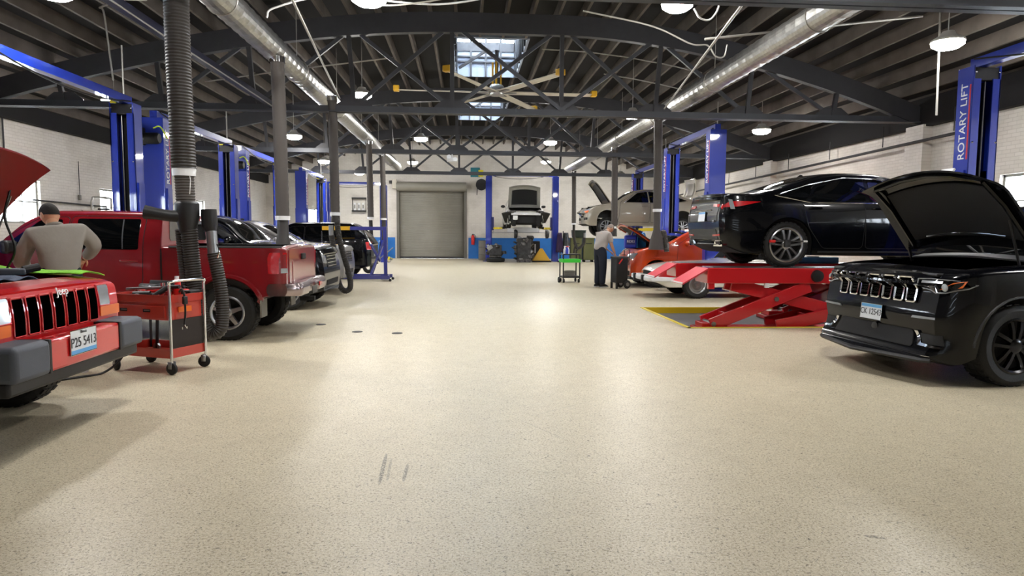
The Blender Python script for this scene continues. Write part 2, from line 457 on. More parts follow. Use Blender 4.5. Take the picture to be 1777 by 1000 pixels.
# ------------------------------------------------------------------ roof: deck, joists, trusses
AX = .9
def zt(x):      # top chord centre height
    a = abs(x-AX)
    if a <= 1.2: return 5.95
    s = (a-1.2)/(10.2 if x < AX else 8.4)
    return 5.95-1.85*s**1.75
SK = [(8.9, 12.9), (16.6, 20.6), (24.2, 28.4)]       # skylight wells
SX0, SX1 = -.30, 1.5
ceil_x = [X0-.3]+[X0+.3+k*.5 for k in range(42)]+[X1+.3]
ceil_x = sorted(set([round(x, 3) for x in ceil_x if not (SX0-.2 < x < SX1+.2)]+[SX0, SX1]))
m = MB()
def deck_piece(xs, y0, y1):
    n = len(xs)
    vs = [(x, y, zt(min(max(x, X0), X1))+.43+dz) for dz in (0, .12) for y in (y0, y1) for x in xs]
    f = []
    for k in range(n-1):
        f += [(k, n+k, n+k+1, k+1), (2*n+k, 2*n+k+1, 3*n+k+1, 3*n+k)]
    f += [(0, 2*n, 3*n, n), (n-1, 2*n-1, 4*n-1, 3*n-1)]
    f += [(k, k+1, 2*n+k+1, 2*n+k) for k in range(n-1)]+[(n+k, 3*n+k, 3*n+k+1, n+k+1) for k in range(n-1)]
    m.add(vs, f)
L_ = [x for x in ceil_x if x <= SX0]; R_ = [x for x in ceil_x if x >= SX1]
deck_piece(L_, Y0-.3, Y1+.3); deck_piece(R_, Y0-.3, Y1+.3)
ys = [Y0-.3]+[q for s_ in SK for q in s_]+[Y1+.3]
for a, b in zip(ys[::2], ys[1::2]): deck_piece([SX0, SX1], a, b)
struct(m.build('ceiling', 'deck', smooth=False))
jm = MB().bb(-.03, .03, Y0, Y1, 0, .26).build('roof_joist', 'joist', smooth=False); struct(jm)
first = True
k = 0
jx = X0+.2
segs = list(zip(ys[::2], ys[1::2]))
jshort = []
for (a, b) in segs:
    o = MB().bb(-.03, .03, max(a, Y0), min(b, Y1), 0, .26).build('roof_joist', 'joist', smooth=False); struct(o); jshort.append([o, True])
while jx < X1:
    z = zt(jx)+.175
    if SX0-.05 < jx < SX1+.05:
        for rec in jshort:
            o = rec[0] if rec[1] else rec[0].copy()
            if not rec[1]: COL.objects.link(o)
            rec[1] = False; o.location = (jx, 0, z)
    else:
        o = jm if first else jm.copy()
        if not first: COL.objects.link(o)
        first = False; o.location = (jx, 0, z)
    jx += .56
# skylight wells (raised monitors)
for j, (a, b) in enumerate(SK):
    m = MB(); z0, z1 = 6.12, 7.35; t = .06
    m.bb(SX0-t, SX0, a-t, b+t, z0, z1); m.bb(SX1, SX1+t, a-t, b+t, z0, z1)
    m.bb(SX0, SX1, a-t, a, z0, z1); m.bb(SX0, SX1, b, b+t, z0, 6.86)
    m.mi = 1
    for k in range(5): x = SX0+(SX1-SX0)*k/4; m.bb(x-.03, x+.03, b-.05, b, z0, z1)
    for k in range(8):
        y = a+(b-a)*k/7; m.bb(SX1-.05, SX1, y-.03, y+.03, z0, z1); m.bb(SX0, SX0+.05, y-.03, y+.03, z0, z1)
    m.bb(SX0, SX1, b-.03, b+t, 6.86, 7.13); m.bb(SX0, SX1, b-.03, b+t, 7.24, z1); m.bb(SX0, SX1, a, a+1.9, z1-.09, z1-.07)
    for z in (6.55, 6.7): m.bb(SX0, SX1, b-.06, b, z-.02, z+.02)
    o = struct(m.build('trim_%d' % (5+j), ['well_white', 'iron_light'], smooth=False))
    g = MB().bb(SX0, SX1, a, b, z1-.03, z1-.02)
    o2 = g.build('window_%d' % (i+1+j), 'pane', smooth=False); struct(o2)
    f = MB()
    for k in range(1, 4): x = SX0+(SX1-SX0)*k/4; f.bb(x-.02, x+.02, a, b, z1-.06, z1)
    for k in range(0, 6): y = a+(b-a)*k/5; f.bb(SX0, SX1, y-.02, y+.02, z1-.06, z1)
    f.build('window_frame', 'iron', o2, smooth=False)
    bk = MB()
    bk.bar((SX0+.1, b-1.0, z0+.0), (SX0+.95, b-1.0, z0+.55), .07, .07)
    bk.bb(SX0, SX1, b-1.05, b-.97, z0+.85, z0+.95)
    bk.build('brace', 'iron', o, smooth=False)

NX = [-10.4, -8.4, -6.4, -4.5, -2.4, -.3, 2.1, 4.2, 6.3, 8.3, 10.4]
ZB = 3.98
def make_truss():
    root = bpy.data.objects.new('roof_truss', None); COL.objects.link(root); struct(root)
    m = MB()
    for dy in (-.07, .07):
        m.bb(X0, X1, dy-.055, dy+.055, ZB-.012, ZB+.012); m.bb(X0, X1, dy*.55-.008, dy*.55+.008, ZB, ZB+.13)
    m.build('bottom_chord', 'iron_light', root, smooth=False)
    m = MB(); xs = [X0+k*(X1-X0)/40 for k in range(41)]
    n = len(xs)
    vs = [(x, y, zt(x)-.25+dz) for y in (-.08, .08) for dz in (0, .42) for x in xs]
    f = []
    for k in range(n-1):
        f += [(k, n+k, n+k+1, k+1), (2*n+k, 2*n+k+1, 3*n+k+1, 3*n+k), (n+k, 3*n+k, 3*n+k+1, n+k+1), (k, k+1, 2*n+k+1, 2*n+k)]
    f += [(0, 2*n, 3*n, n), (n-1, 2*n-1, 4*n-1, 3*n-1)]
    m.add(vs, f); m.build('top_chord', 'iron', root, smooth=False)
    for k, x in enumerate(NX[1:-1], 1):
        xt = x+(.12 if x > AX else -.12)*(0 if k in (5, 6) else 1)
        MB().bar((x, 0, ZB), (xt, 0, zt(xt)), .09, .07, (0, 1, 0)).build('post', 'iron', root, smooth=False)
    dg = []
    for k in range(6, 9): dg.append((NX[k], NX[k+1]))
    for k in range(5, 2, -1): dg.append((NX[k], NX[k-1]))
    for a, b in dg:
        MB().bar((a, .03, zt(a)-.05), (b, .03, ZB+.12), .08, .06, (0, 1, 0)).build('diagonal', 'iron_light', root, smooth=False)
    for a, b in ((NX[5], NX[6]), (NX[6], NX[5]), (NX[6], NX[7]), (NX[5], NX[4])):
        y = -.03 if a < b else .035
        if (a, b) in ((NX[5], NX[6]), (NX[6], NX[5])):
            MB().bar((a, y, zt(a)-.05), (b, y, ZB+.12), .08, .06, (0, 1, 0)).build('diagonal', 'iron_light', root, smooth=False)
        else:
            MB().bar((a, y, ZB+.12), (b, y, zt(b)-.1), .08, .06, (0, 1, 0)).build('diagonal', 'iron_light', root, smooth=False)
    for x in NX[1:-1]:
        MB().prism([(-.38, 0), (.38, 0), (.38, .16), (.2, .3), (-.2, .3), (-.38, .16)], .02, basis((x, .01, ZB), (1, 0, 0), (0, 0, 1))).build('gusset', 'iron', root, smooth=False)
    return root
tr = make_truss(); tr.location = (0, TY[1], 0)
for y in TY[:1]+TY[2:]:
    o = dup(tr, (0, y, 0))
for nm, xa, xb, za in (('trim_8', X0, X0+.16, 3.92), ('trim_9', X1-.16, X1, 3.86)):
    struct(MB().bb(xa, xb, Y0, Y1, za, 4.5).build(nm, 'deck', smooth=False))
# ------------------------------------------------------------------ back roll-up door
d = bpy.data.objects.new('door_1', None); COL.objects.link(d); d.location = ((DX0+DX1)/2, Y1, 0); struct(d)
W2 = (DX1-DX0)/2
m = MB(); n = 44
prof = []
for k in range(n):
    z = DZ*k/n; h = DZ/n
    prof += [(z, 0), (z+h*.3, -.018), (z+h*.7, -.018), (z+h*.98, 0)]
vs = [(x, .06+p[1], p[0]) for p in prof for x in (-W2-.05, W2+.05)]
m.add(vs, [(2*k, 2*k+1, 2*k+3, 2*k+2) for k in range(len(prof)-1)])
m.build('shutter_curtain', 'door_slat', d, solid=.004)
for sx in (-1, 1): MB().bb(sx*W2-.07, sx*W2+.07, -.05, .09, 0, DZ+.1).build('guide_rail', 'grey_drum', d, smooth=False)
MB().bb(-W2, W2, .01, .07, 0, .09).build('bottom_bar', 'iron', d, smooth=False)
MB().lathe([(.24, -W2-.05), (.25, -W2), (.25, W2), (.24, W2+.05)], 24, basis((0, -.2, DZ+.2), (0, 1, 0), (0, 0, 1), (1, 0, 0))).build('drum_housing', 'door_slat', d)
MB().box((-W2-.14, -.2, DZ+.32), (.26, .3, .5)).build('motor', 'pale_blade', d, bevel=.02)
MB().box((-W2-.33, -.2, DZ+.42), (.2, .14, .16)).build('chain_wheel', 'iron', d, bevel=.02)
d = bpy.data.objects.new('door_2', None); COL.objects.link(d); d.location = (0, Y0, 0); struct(d)
m = MB()
for k in range(5): m.bb(-2.5, 2.5, -.1, -.05, .01+k*.68, .67+k*.68)
m.build('door_panel', 'door_slat', d, smooth=False)
# ------------------------------------------------------------------ lamps
def make_lamp():
    r = thing('hanging_lamp', '', 'lamp')
    MB().lathe([(.0, .16), (.09, .16), (.12, .1), (.21, .05), (.25, .02), (.25, -.01), (.0, -.01)], 20, cap=False).build('housing', 'lamp_body', r)
    MB().lathe([(.24, -.012), (.235, -.06), (.16, -.11), (.0, -.125)], 20, cap=False).build('lens', 'lamp_glow', r)
    MB().tube([(0, 0, .16), (0, 0, .3)], .01, 6).build('hook', 'steel', r)
    return r
LAMPS = [(-5.06, 8.8, 4.36, 'bright round lamp above the raised red hood, at the roof edge of the front bay'),
 (-1.33, 9.5, 4.62, 'bright lamp under the roof midway between the two silver ducts, nearest bay'),
 (3.3, 10.5, 5.0, 'bright lamp with a white cable loop beside the right silver duct'),
 (7.85, 10.6, 4.56, 'bright round lamp on a pole above the raised black SUV hood'),
 (-2.6, 17.2, 4.85, 'lamp just inside the left silver duct behind the nearest truss'),
 (4.4, 17.6, 4.55, 'lamp hanging beside the bottom chord of the nearest truss, left of the right duct'),
 (-1.6, 24.2, 4.75, 'lamp above the roll-up door seen under the ceiling fan, left one'),
 (3.1, 24.6, 4.75, 'lamp seen under the ceiling fan above the hoisted white car'),
 (-5.3, 21.2, 4.35, 'small lamp above the third blue lift on the left'),
 (-5.9, 28.5, 4.35, 'small far lamp above the blue lifts near the back wall'),
 (8.2, 18.2, 4.3, 'lamp over the orange car hidden behind the right truss'),
 (8.2, 26.5, 4.3, 'lamp over the hoisted tan sedan near the right wall'),
 (-7.6, 15.2, 4.2, 'lamp over the dark car by the left wall'),
 (-1.7, 5.4, 5.1, 'unseen lamp added over the viewer, on the side of the red off-roader'), (3.5, 5.6, 5.0, 'unseen lamp added over the viewer, on the side of the black SUV'),  # unseen lamps over the viewer, added to light the foreground
 (8.6, 4.4, 4.4, 'unseen lamp added over the viewer, by the right wall'),
 (-5.2, 33.2, 4.3, 'lamp added to brighten the back wall, over the left corner'),  # lamps from here on are added to brighten the back wall
 (7.6, 32.5, 4.3, 'lamp added to brighten the back wall, over the right corner'),
 (-2.5, 31.8, 4.7, 'lamp added to brighten the back wall, over the roll-up door'), (3.9, 32.6, 4.9, 'lamp added to brighten the back wall, over the rear lift')]
lamp = make_lamp()
lamps = [lamp]+[dup(lamp) for _ in LAMPS[1:]]
for o, (x, y, z, lb) in zip(lamps, LAMPS):
    o.location = (x, y, z); o['label'] = lb; o['group'] = 'high bay lamps'
    MB().tube([(0, 0, .3), (0, 0, zt(x)+.42-z)], .008, 6).build('suspension_wire', 'conduit', o)
# ------------------------------------------------------------------ car toolkit
# car space: nose at the origin pointing +x, y to the car's left, z up; s = distance behind the nose
FR = [1, .985, .93, .86, .72, .55, .36, .18, 0]
class Car:
    def __init__(c, name, label, cat, loc, rz, L, top, plan, tum, bot, arches, pnt, nose=((0, 0), (2, 0)), ncurve=.12, tail=((0, 0), (2, 0)), tcurve=.08,
                 r=((0, .06), (9, .06)), crown=.03, cut=None, clad=None, cut_mat='dark_under', step=.05):
        c.root = thing(name, label, cat, loc, rz); c.L = L
        c.W = lambda s, z, p=pchip(plan), t=pchip(tum): p(s)*t(z)
        c.top = pchip(top); c.p = pchip(plan)
        c.fn = pchip(nose); c.ft = pchip(tail); c.nc = ncurve; c.tc = tcurve
        rr = pchip(r); botf = pchip(bot) if isinstance(bot, (list, tuple)) else (lambda s: bot)
        st = {0, .008, .02, .04, .07, .1, L, L-.008, L-.02, L-.04, L-.07, L-.1}
        n = int(L/step)
        st |= {round(L*i/n, 4) for i in range(1, n)}
        for (sw, R, zc) in arches:
            st = {s for s in st if not (sw-R-.02 < s < sw+R+.02)}
            for k in range(33):
                st.add(round(sw-R*math.cos(PI*k/32), 4))
            st |= {sw-R-.001, sw+R+.001}
        if cut: st |= {cut[0], cut[1]}
        for (s_, z_) in top: st.add(s_)
        st = sorted(s for s in st if 0 <= s <= L)
        ns, ncn = 16, 5
        secs = []
        for s in st:
            zb = botf(s)
            for (sw, R, zc) in arches:
                if abs(s-sw) <= R: zb = max(zb, zc+math.sqrt(max(0, R*R-(s-sw)**2)))
            zt_ = c.top(s); rad = min(rr(s), max(.01, (zt_-zb)*.5))
            pts = [(0, zb), (c.W(s, zb)*.96, zb)]
            zs = zt_-rad
            for k in range(ns+1):
                z = zb+.015+(zs-zb-.015)*k/ns; pts.append((c.W(s, z), z))
            y0 = c.W(s, zs); rh = min(rad*1.25, y0*.5)
            for k in range(1, ncn+1):
                a = PI/2*k/ncn; pts.append((y0-rh*(1-math.cos(a)), zs+rad*math.sin(a)))
            y1 = y0-rh
            for f in FR[1:]: pts.append((y1*f, zt_+crown*(1-f*f)))
            secs.append(pts)
        m = len(secs[0]); c.ntop0 = m-len(FR)
        vs = []; 
        for s, pts in zip(st, secs):
            for side in (1, -1):
                for (y, z) in pts: vs.append(c.deform(s, y*side, z))
        fs = []; mi = []
        for i in range(len(st)-1):
            for sd in (0, 1):
                for j in range(m-1):
                    sm = (st[i]+st[i+1])/2
                    if cut and cut[0] <= sm <= cut[1] and j >= c.ntop0:
                        f = FR[j-c.ntop0+1]
                        if FR[j-c.ntop0] <= cut[2]+1e-6: continue
                    a = i*2*m+sd*m+j; b = a+2*m
                    fs.append((a, a+1, b+1, b) if sd else (a, b, b+1, a+1))
                    zmid = (secs[i][j][1]+secs[i+1][j+1][1])/2
                    mi.append(1 if j == 0 else (2 if clad and j < c.ntop0-ncn and zmid < clad else 0))
        for i in (0, len(st)-1):
            o = i*2*m
            for j in range(m-1):
                fs.append((o+j, o+j+1, o+m+j+1, o+m+j)); zmid = (secs[i][j][1]+secs[i][j+1][1])/2
                mi.append(2 if clad and zmid < clad else 0)
        me = bpy.data.meshes.new('body'); me.from_pydata(vs, [], fs)
        for k in (pnt, 'dark_under', 'black_plastic'): me.materials.append(M[k])
        me.polygons.foreach_set('material_index', mi)
        bm = bmesh.new(); bm.from_mesh(me); bmesh.ops.remove_doubles(bm, verts=bm.verts, dist=2e-4)
        bmesh.ops.dissolve_degenerate(bm, dist=1e-5, edges=bm.edges)
        bmesh.ops.recalc_face_normals(bm, faces=bm.faces)
        c.bvh = BVHTree.FromBMesh(bm); bm.to_mesh(me); bm.free()
        c.body = finish(me, 'body', c.root, angle=32)
        c.paint = pnt; c.arch = arches
    def deform(c, s, y, z):
        w = max(.2, c.p(s)); q = (y/w)**2; x = s
        a = max(0, 1-s/.9)
        if a: x += (c.fn(z)+c.nc*q)*a*a
        b = max(0, 1-(c.L-s)/.8)
        if b: x -= (c.ft(z)+c.tc*q)*b*b
        return (-x, y, z)
    def ray(c, view, a, b):
        o, d = {'L': ((-a, 3, b), (0, -1, 0)), 'R': ((-a, -3, b), (0, 1, 0)), 'F': ((3, a, b), (-1, 0, 0)), 'B': ((-c.L-3, a, b), (1, 0, 0)), 'T': ((-a, b, 5), (0, 0, -1))}[view]
        d = V(d); h, n, _, _ = c.bvh.ray_cast(V(o), d)
        if h is None:
            o2 = V(o)+d*2.2
            h, n, _, _ = c.bvh.find_nearest(o2)
        if n.dot(d) > 0: n = -n
        return h, n, d
    def patch(c, name, m, poly, view, off=.005, parent=None, depth=.015, cell=.08, rnd=0):
        if rnd: poly = roundpoly(poly, rnd)
        bm = bmesh.new(); f = bm.faces.new([bm.verts.new((p[0], p[1], 0)) for p in poly])
        for ax in (0, 1):
            lo = min(p[ax] for p in poly); hi = max(p[ax] for p in poly); k = max(1, int((hi-lo)/cell))
            for i in range(1, k):
                co_ = [0, 0, 0]; no = [0, 0, 0]; co_[ax] = lo+(hi-lo)*i/k; no[ax] = 1
                bmesh.ops.bisect_plane(bm, geom=bm.verts[:]+bm.edges[:]+bm.faces[:], plane_co=co_, plane_no=no)
        be = [e for e in bm.edges if e.is_boundary]
        nn = {}
        for v in bm.verts:
            h, n, d = c.ray(view, v.co.x, v.co.y); v.co = h+n*off; nn[v] = n
        ex = bmesh.ops.extrude_edge_only(bm, edges=be)
        bv = {v for e in be for v in e.verts}
        for v in [g for g in ex['geom'] if isinstance(g, bmesh.types.BMVert)]:
            src = min(bv, key=lambda q: (q.co-v.co).length_squared); v.co = v.co-nn[src]*depth
        bmesh.ops.recalc_face_normals(bm, faces=bm.faces)
        me = bpy.data.meshes.new(name); bm.to_mesh(me); bm.free(); me.materials.append(M[m])
        o = finish(me, name, parent or c.root, angle=40)
        fa = max(o.data.polygons, key=lambda p: p.area)
        h, n, d = c.ray(view, *[sum(p[i] for p in poly)/len(poly) for i in (0, 1)])
        if fa.normal.dot(n) < 0: me.flip_normals()
        return o
    def both(c, name, m, poly, **k): return [c.patch(name, m, poly, v, **k) for v in 'LR']
    def front2(c, name, m, poly, view='F', **k):
        return [c.patch(name, m, [(p[0]*s, p[1]) for p in poly], view, **k) for s in (1, -1)]
    def ribbon(c, name, m, pts, view, w=.012, off=.004, parent=None, n=10, round_=False):
        P = [];
        for a, b in zip(pts, pts[1:]):
            k = max(2, int(math.hypot(b[0]-a[0], b[1]-a[1])/.06))
            P += [(a[0]+(b[0]-a[0])*i/k, a[1]+(b[1]-a[1])*i/k) for i in range(k)]
        P.append(pts[-1]); q = [c.ray(view, *p) for p in P]
        mb = MB(); mb.tube([h+n*(off-w*.3) for h, n, d in q], w/2, 6); return mb.build(name, m, parent or c.root)
    def wheels(c, R, wid, fs, rs, style, track=None, zc=None, rim='alloy', cov=.66, n=5, steer=0):
        W = make_wheel(R, wid, style, rim, cov, n)
        first = True; out = []
        for s in (fs, rs):
            for side in (1, -1):
                y = side*((track or c.W(s, R)*1.0)-wid/2-.015)
                o = W if first else dup(W); first = False
                o.parent = c.root; o.location = (-s, y, R if zc is None else zc)
                o.rotation_euler = (0, random.random()*6*0, 0 if side > 0 else PI)
                out.append(o)
        return out
def roundpoly(poly, r, n=5):
    out = []; k = len(poly)
    for i in range(k):
        p = V((*poly[i], 0)); a = V((*poly[i-1], 0)); b = V((*poly[(i+1) % k], 0))
        u = (a-p); v = (b-p); d = min(r, u.length*.45, v.length*.45); p0 = p+u.normalized()*d; p1 = p+v.normalized()*d
        for j in range(n+1):
            t = j/n; q = p0*(1-t)**2+p*2*t*(1-t)+p1*t*t; out.append((q.x, q.y))
    return out
def make_wheel(R, w, style, rim, cov, n):
    A = basis((0, 0, 0), (1, 0, 0), (0, 0, -1), (0, 1, 0)); h = w/2; ri = R*cov
    m = MB()
    m.lathe([(ri, -h+.01), (ri+.02, -h), (R*.86, -h-.006), (R*.95, -h+.012), (R*.985, -h+.03), (R, -h+.06), (R, h-.06), (R*.985, h-.03), (R*.95, h-.012), (R*.86, h+.006), (ri+.02, h), (ri, h-.01), (ri-.01, h-.03), (ri-.01, -h+.03), (ri, -h+.01)], 40, A, cap=False)
    for k in range(30):      # tread blocks
        a = 2*PI*k/30
        for yy in (-h*.55, 0, h*.55):
            m.box((math.sin(a)*R*.998, yy, math.cos(a)*R*.998), (R*.13, h*.42, .012), Matrix.Rotation(a, 3, 'Y'))
    t = m.build('wheel', 'rubber', angle=30)
    m = MB()
    m.lathe([(ri+.004, h-.004), (ri-.012, h+.004), (ri-.03, h-.012), (ri-.04, -h+.04)], 40, A, cap=False)
    m.build('rim', rim, t)
    d = MB(); d.lathe([(0, h-.09), (ri-.03, h-.09), (ri-.03, h-.1), (0, h-.1)], 32, A, cap=False); d.build('brake_disc', 'dark_under', t)
    s = MB()
    if style == 'steel':
        s.lathe([(ri-.02, h-.04), (ri*.86, h-.05), (ri*.8, h-.025), (ri*.62, h-.02), (ri*.5, h-.05), (ri*.34, h-.05), (ri*.3, h-.02), (ri*.22, h+.0), (0, h+.004)], 36, A, cap=False)
        s.build('hub_cap', rim, t)
    else:
        for k in range(n):
            a = 2*PI*k/n
            wd = ri*(.42 if n <= 5 else .22)
            r0, r1 = ri*.16, ri*.96; e = [V((math.sin(a+q), 0, math.cos(a+q))) for q in (0,)]
            ax = V((math.sin(a), 0, math.cos(a))); tx = V((math.cos(a), 0, -math.sin(a)))
            spl = (-.42, .42) if style == 'twin' else (0,)
            for q in spl:
                b0 = ax*r0+tx*q*wd*.5; b1 = ax*r1+tx*q*wd*1.3
                w0, w1 = (wd*.17, wd*.2) if len(spl) > 1 else (wd*.42, wd*.3)
                vs = []
                for (b, ww, yo) in ((b0, w0, h-.012), ((b0+b1)/2, (w0+w1)/2*.9, h-.006), (b1, w1, h-.02)):
                    for (tt, dy) in ((-1, -.035), (1, -.035), (.8, 0), (-.8, 0)):
                        vs.append(b+tx*tt*ww+V((0, yo+dy, 0)))
                fs = []
                for i in (0, 4):
                    for j in range(4): fs.append((i+j, i+(j+1) % 4, i+4+(j+1) % 4, i+4+j))
                s.add(vs, fs+[(3, 2, 1, 0), (8, 9, 10, 11)])
        s.lathe([(ri*.26, h-.05), (ri*.26, h-.01), (ri*.2, h), (ri*.1, h+.004), (0, h+.004)], 24, A, cap=False)
        s.build('spokes', rim, t)
    return t
def plate(parent, txt, o, x, y, w=.305, h=.155, ts=.088, blue=True):
    mt = basis(o, x, y)
    r = roundpoly([(-w/2, -h/2), (w/2, -h/2), (w/2, h/2), (-w/2, h/2)], .012, 3)
    p = MB().prism(r, .004, mt).build('license_plate', 'plate_white', parent, smooth=False)
    if blue:
        yb = (h/2-.035, h/2-.004) if blue == 'top' else (-h/2+.004, -h/2+.03)
        MB().prism([(-w/2+.006, yb[0]), (w/2-.006, yb[0]), (w/2-.006, yb[1]), (-w/2+.006, yb[1])], .001, mt @ Matrix.Translation((0, 0, .0045))).build('colour_band', 'plate_blue', p, smooth=False)
    MB().tube([mt @ V((a*w/2, b*h/2, .003)) for a, b in ((-1, -1), (1, -1), (1, 1), (-1, 1))], .004, 6, closed=True).build('plate_rim', 'chrome', p)
    if txt: text('lettering', txt, ts, mt @ Matrix.Translation((0, -.004, .006)), 'plate_ink', p, .001, .86)
    return p
def hood(parent, s0, s1, w0, w1, ang, hinge_z, m_out, m_in, name='hood', crown=.05, liner=True, nose_drop=.05, vent=None):
    # panel hinged at s1, raised by ang; local panel u: 0 hinge .. 1 front edge
    Ln = s1-s0; ca, sa = math.cos(ang), math.sin(ang)
    def top(u, v, off=0, sc=1.):
        y = (v*2-1)*(w1+(w0-w1)*u)*sc; d = Ln*u*(1 if not sc < 1 else .94)+(.03 if sc < 1 else 0)-.10*u*(2*v-1)**2
        zz = crown*(1-(2*v-1)**2)-nose_drop*max(0, u-.75)**2*16+off
        x = d*ca-zz*sa; z = d*sa+zz*ca
        return V((-s1+x, y, hinge_z+z))
    m = MB(); nu, nv = 14, 14
    m.grid(lambda u, v: top(u, v), nu, nv); m.grid(lambda u, v: top(u, v, -.025, 1.), nu, nv)
    e = []
    for k in range(nu): 
        for v in (0, 1): m.add([top(k/nu, v), top((k+1)/nu, v), top((k+1)/nu, v, -.025), top(k/nu, v, -.025)], [(0, 1, 2, 3)])
    for k in range(nv):
        for u in (0, 1): m.add([top(u, k/nv), top(u, (k+1)/nv), top(u, (k+1)/nv, -.025), top(u, k/nv, -.025)], [(0, 1, 2, 3)])
    h = m.build(name, m_out, parent)
    if liner:
        m = MB(); m.grid(lambda u, v: top(.12+u*.7, .1+v*.8, -.04-.012*math.sin(PI*u)*math.sin(PI*v), .98), 12, 12)
        m.grid(lambda u, v: top(.12+u*.7, .1+v*.8, -.026, .98), 12, 12)
        m.build('hood_liner', m_in, h)
        m = MB()
        for v in (.08, .92): m.tube([top(u, v, -.045) for u in (.06, .3, .6, .93)], .022, 6)
        m.tube([top(.93, v, -.045) for v in (.08, .3, .5, .7, .92)], .022, 6)
        m.build('hood_brace', m_out if m_in != 'engine_black' else 'black_plastic', h)
    return h
def engine_bay(c, s0, s1, w, zf, zt_, seed=1, tall=.0):
    rnd = random.Random(seed)
    m = MB(); m.bb(-s1, -s0, -w, w, zf-.03, zf)
    m.bb(-s1-.02, -s1, -w, w, zf, zt_-.02); m.bb(-s0, -s0+.02, -w, w, zf, zt_-.1)
    for sd in (-1, 1): m.bb(-s1, -s0, sd*w-.01, sd*w+.01, zf, zt_-.06)
    b = m.build('engine_bay', 'dark_under', c.root, smooth=False)
    e = MB(); cx = -(s0+s1)/2
    e.box((cx, 0, zf+.12), (.5, .5, .3)); e.box((cx+.02, 0, zt_-.14+tall), (.42, .34, .08))
    e.build('engine_cover', 'engine_black', b, bevel=.02)
    p = MB()
    for k in range(10):
        x = -s1+.12+rnd.random()*(s1-s0-.24); y = (rnd.random()*2-1)*(w-.14); h = .06+rnd.random()*.1
        if rnd.random() < .5: p.box((x, y, zt_-.13), (.1+rnd.random()*.16, .1+rnd.random()*.14, h*1.6))
        else: p.lathe([(.07, -.16), (.075, .0), (.05, .02), (.0, .02)], 14, Matrix.Translation((x, y, zt_-.08)), cap=False)
    p.build('engine_parts', 'engine_metal', b, bevel=.008)
    t = MB()
    for k in range(7):
        a = V((-s1+.1+rnd.random()*(s1-s0-.2), (rnd.random()*2-1)*(w-.1), zt_-.1)); d = V((-s1+.1+rnd.random()*(s1-s0-.2), (rnd.random()*2-1)*(w-.1), zt_-.1))
        t.tube(bez([a, (a+d)/2+V((0, 0, .05+tall)), d], 8), .016, 7)
    t.build('engine_hoses', 'rubber', b)
    return b
def door(c, view, poly, win=None, hz=None, hs=None, glass='car_glass', frame=None, wp=None):
    # seam, panel and glass of one door
    big = [(p[0], p[1]) for p in poly]
    d = c.patch('door', c.paint, poly, view, off=.004, depth=.012, rnd=.06)
    cx = sum(p[0] for p in poly)/len(poly); cz = sum(p[1] for p in poly)/len(poly)
    P = roundpoly([(cx+(p[0]-cx)*1.008, cz+(p[1]-cz)*1.008) for p in poly], .06)
    c.ribbon('door_seam', 'dark_under', P+[P[0]], view, .012, .003, d)
    if win:
        c.patch('side_window', glass, win, view, off=.008, parent=d, depth=.012, rnd=.03)
    if hs is not None:
        h, n, _ = c.ray(view, hs, hz); q = V((1, 0, 0))
        MB().tube([h+n*.005-q*.1, h+n*.035-q*.08, h+n*.04, h+n*.035+q*.08, h+n*.005+q*.1], .013, 8).build('door_handle', frame or c.paint, d)
    return d
# ------------------------------------------------------------------ 1. red boxy off-roader, front left
c = Car('off_road_car', 'bright red boxy off-roader with hood up and black and red bumper at the near left', 'car', (-2.81, 4.80, 0), 0, 4.24,
        [(0, .99), (.06, 1.01), (.6, 1.05), (1.35, 1.09), (1.42, 1.1), (1.95, 1.58), (2.25, 1.63), (4.0, 1.61), (4.2, 1.5), (4.24, 1.42)],
        [(0, .80), (.12, .82), (.5, .83), (3.9, .83), (4.24, .79)], [(.3, .97), (.7, 1), (1.05, .985), (1.62, .84)], [(0, .56), (.3, .52), (.5, .46), (4.24, .5)],
        [(.80, .44, .36), (3.36, .44, .36)], 'red_paint', nose=[(.4, 0), (.8, 0), (.95, .015), (1.02, .06)], ncurve=.03, r=[(0, .045), (9, .05)], crown=.02, cut=(.22, 1.3, .93))
XJ = c
gr = c.patch('grille', 'red_paint', [(-.63, .68), (.63, .68), (.63, .985), (-.63, .985)], 'F', off=.012, rnd=.03)
for k in range(7):
    y = -.49+.98/7*(k+.5)
    c.patch('grille_slot', 'slot_shade', [(y-.052, .725), (y+.052, .725), (y+.052, .955), (y-.052, .955)], 'F', off=.018, parent=gr, depth=.002, rnd=.014)
    c.ribbon('slot_rim', 'red_paint', roundpoly([(y-.056, .72), (y+.056, .72), (y+.056, .96), (y-.056, .96)], .014)+[(y-.056, .735)], 'F', .012, .02, gr)
for s in (1, -1):
    hl = c.patch('headlight', 'clear_lens', [(s*a, z) for a, z in ((.505, .82), (.645, .82), (.645, .965), (.505, .965))], 'F', off=.02, rnd=.015)
    c.ribbon('headlight_rim', 'red_paint', [(s*a, z) for a, z in ((.5, .815), (.65, .815), (.65, .97), (.5, .97), (.5, .815))], 'F', .014, .02, hl)
    c.patch('turn_signal', 'amber_lens', [(s*a, z) for a, z in ((.51, .735), (.78, .735), (.78, .81), (.51, .81))], 'F', off=.02, rnd=.01)
b = MB(); b.grid(lambda u, v: V((.16-.05*abs(2*u-1)**6, (u-.5)*1.6, .44+.27*v)), 24, 4)
bm_ = MB()
for (ya, yb, m_) in ((-.43, .43, 'red_paint'), ):
    p = MB().bb(.03, .165, ya, yb, .49, .70).build('bumper', m_, c.root, bevel=.02)
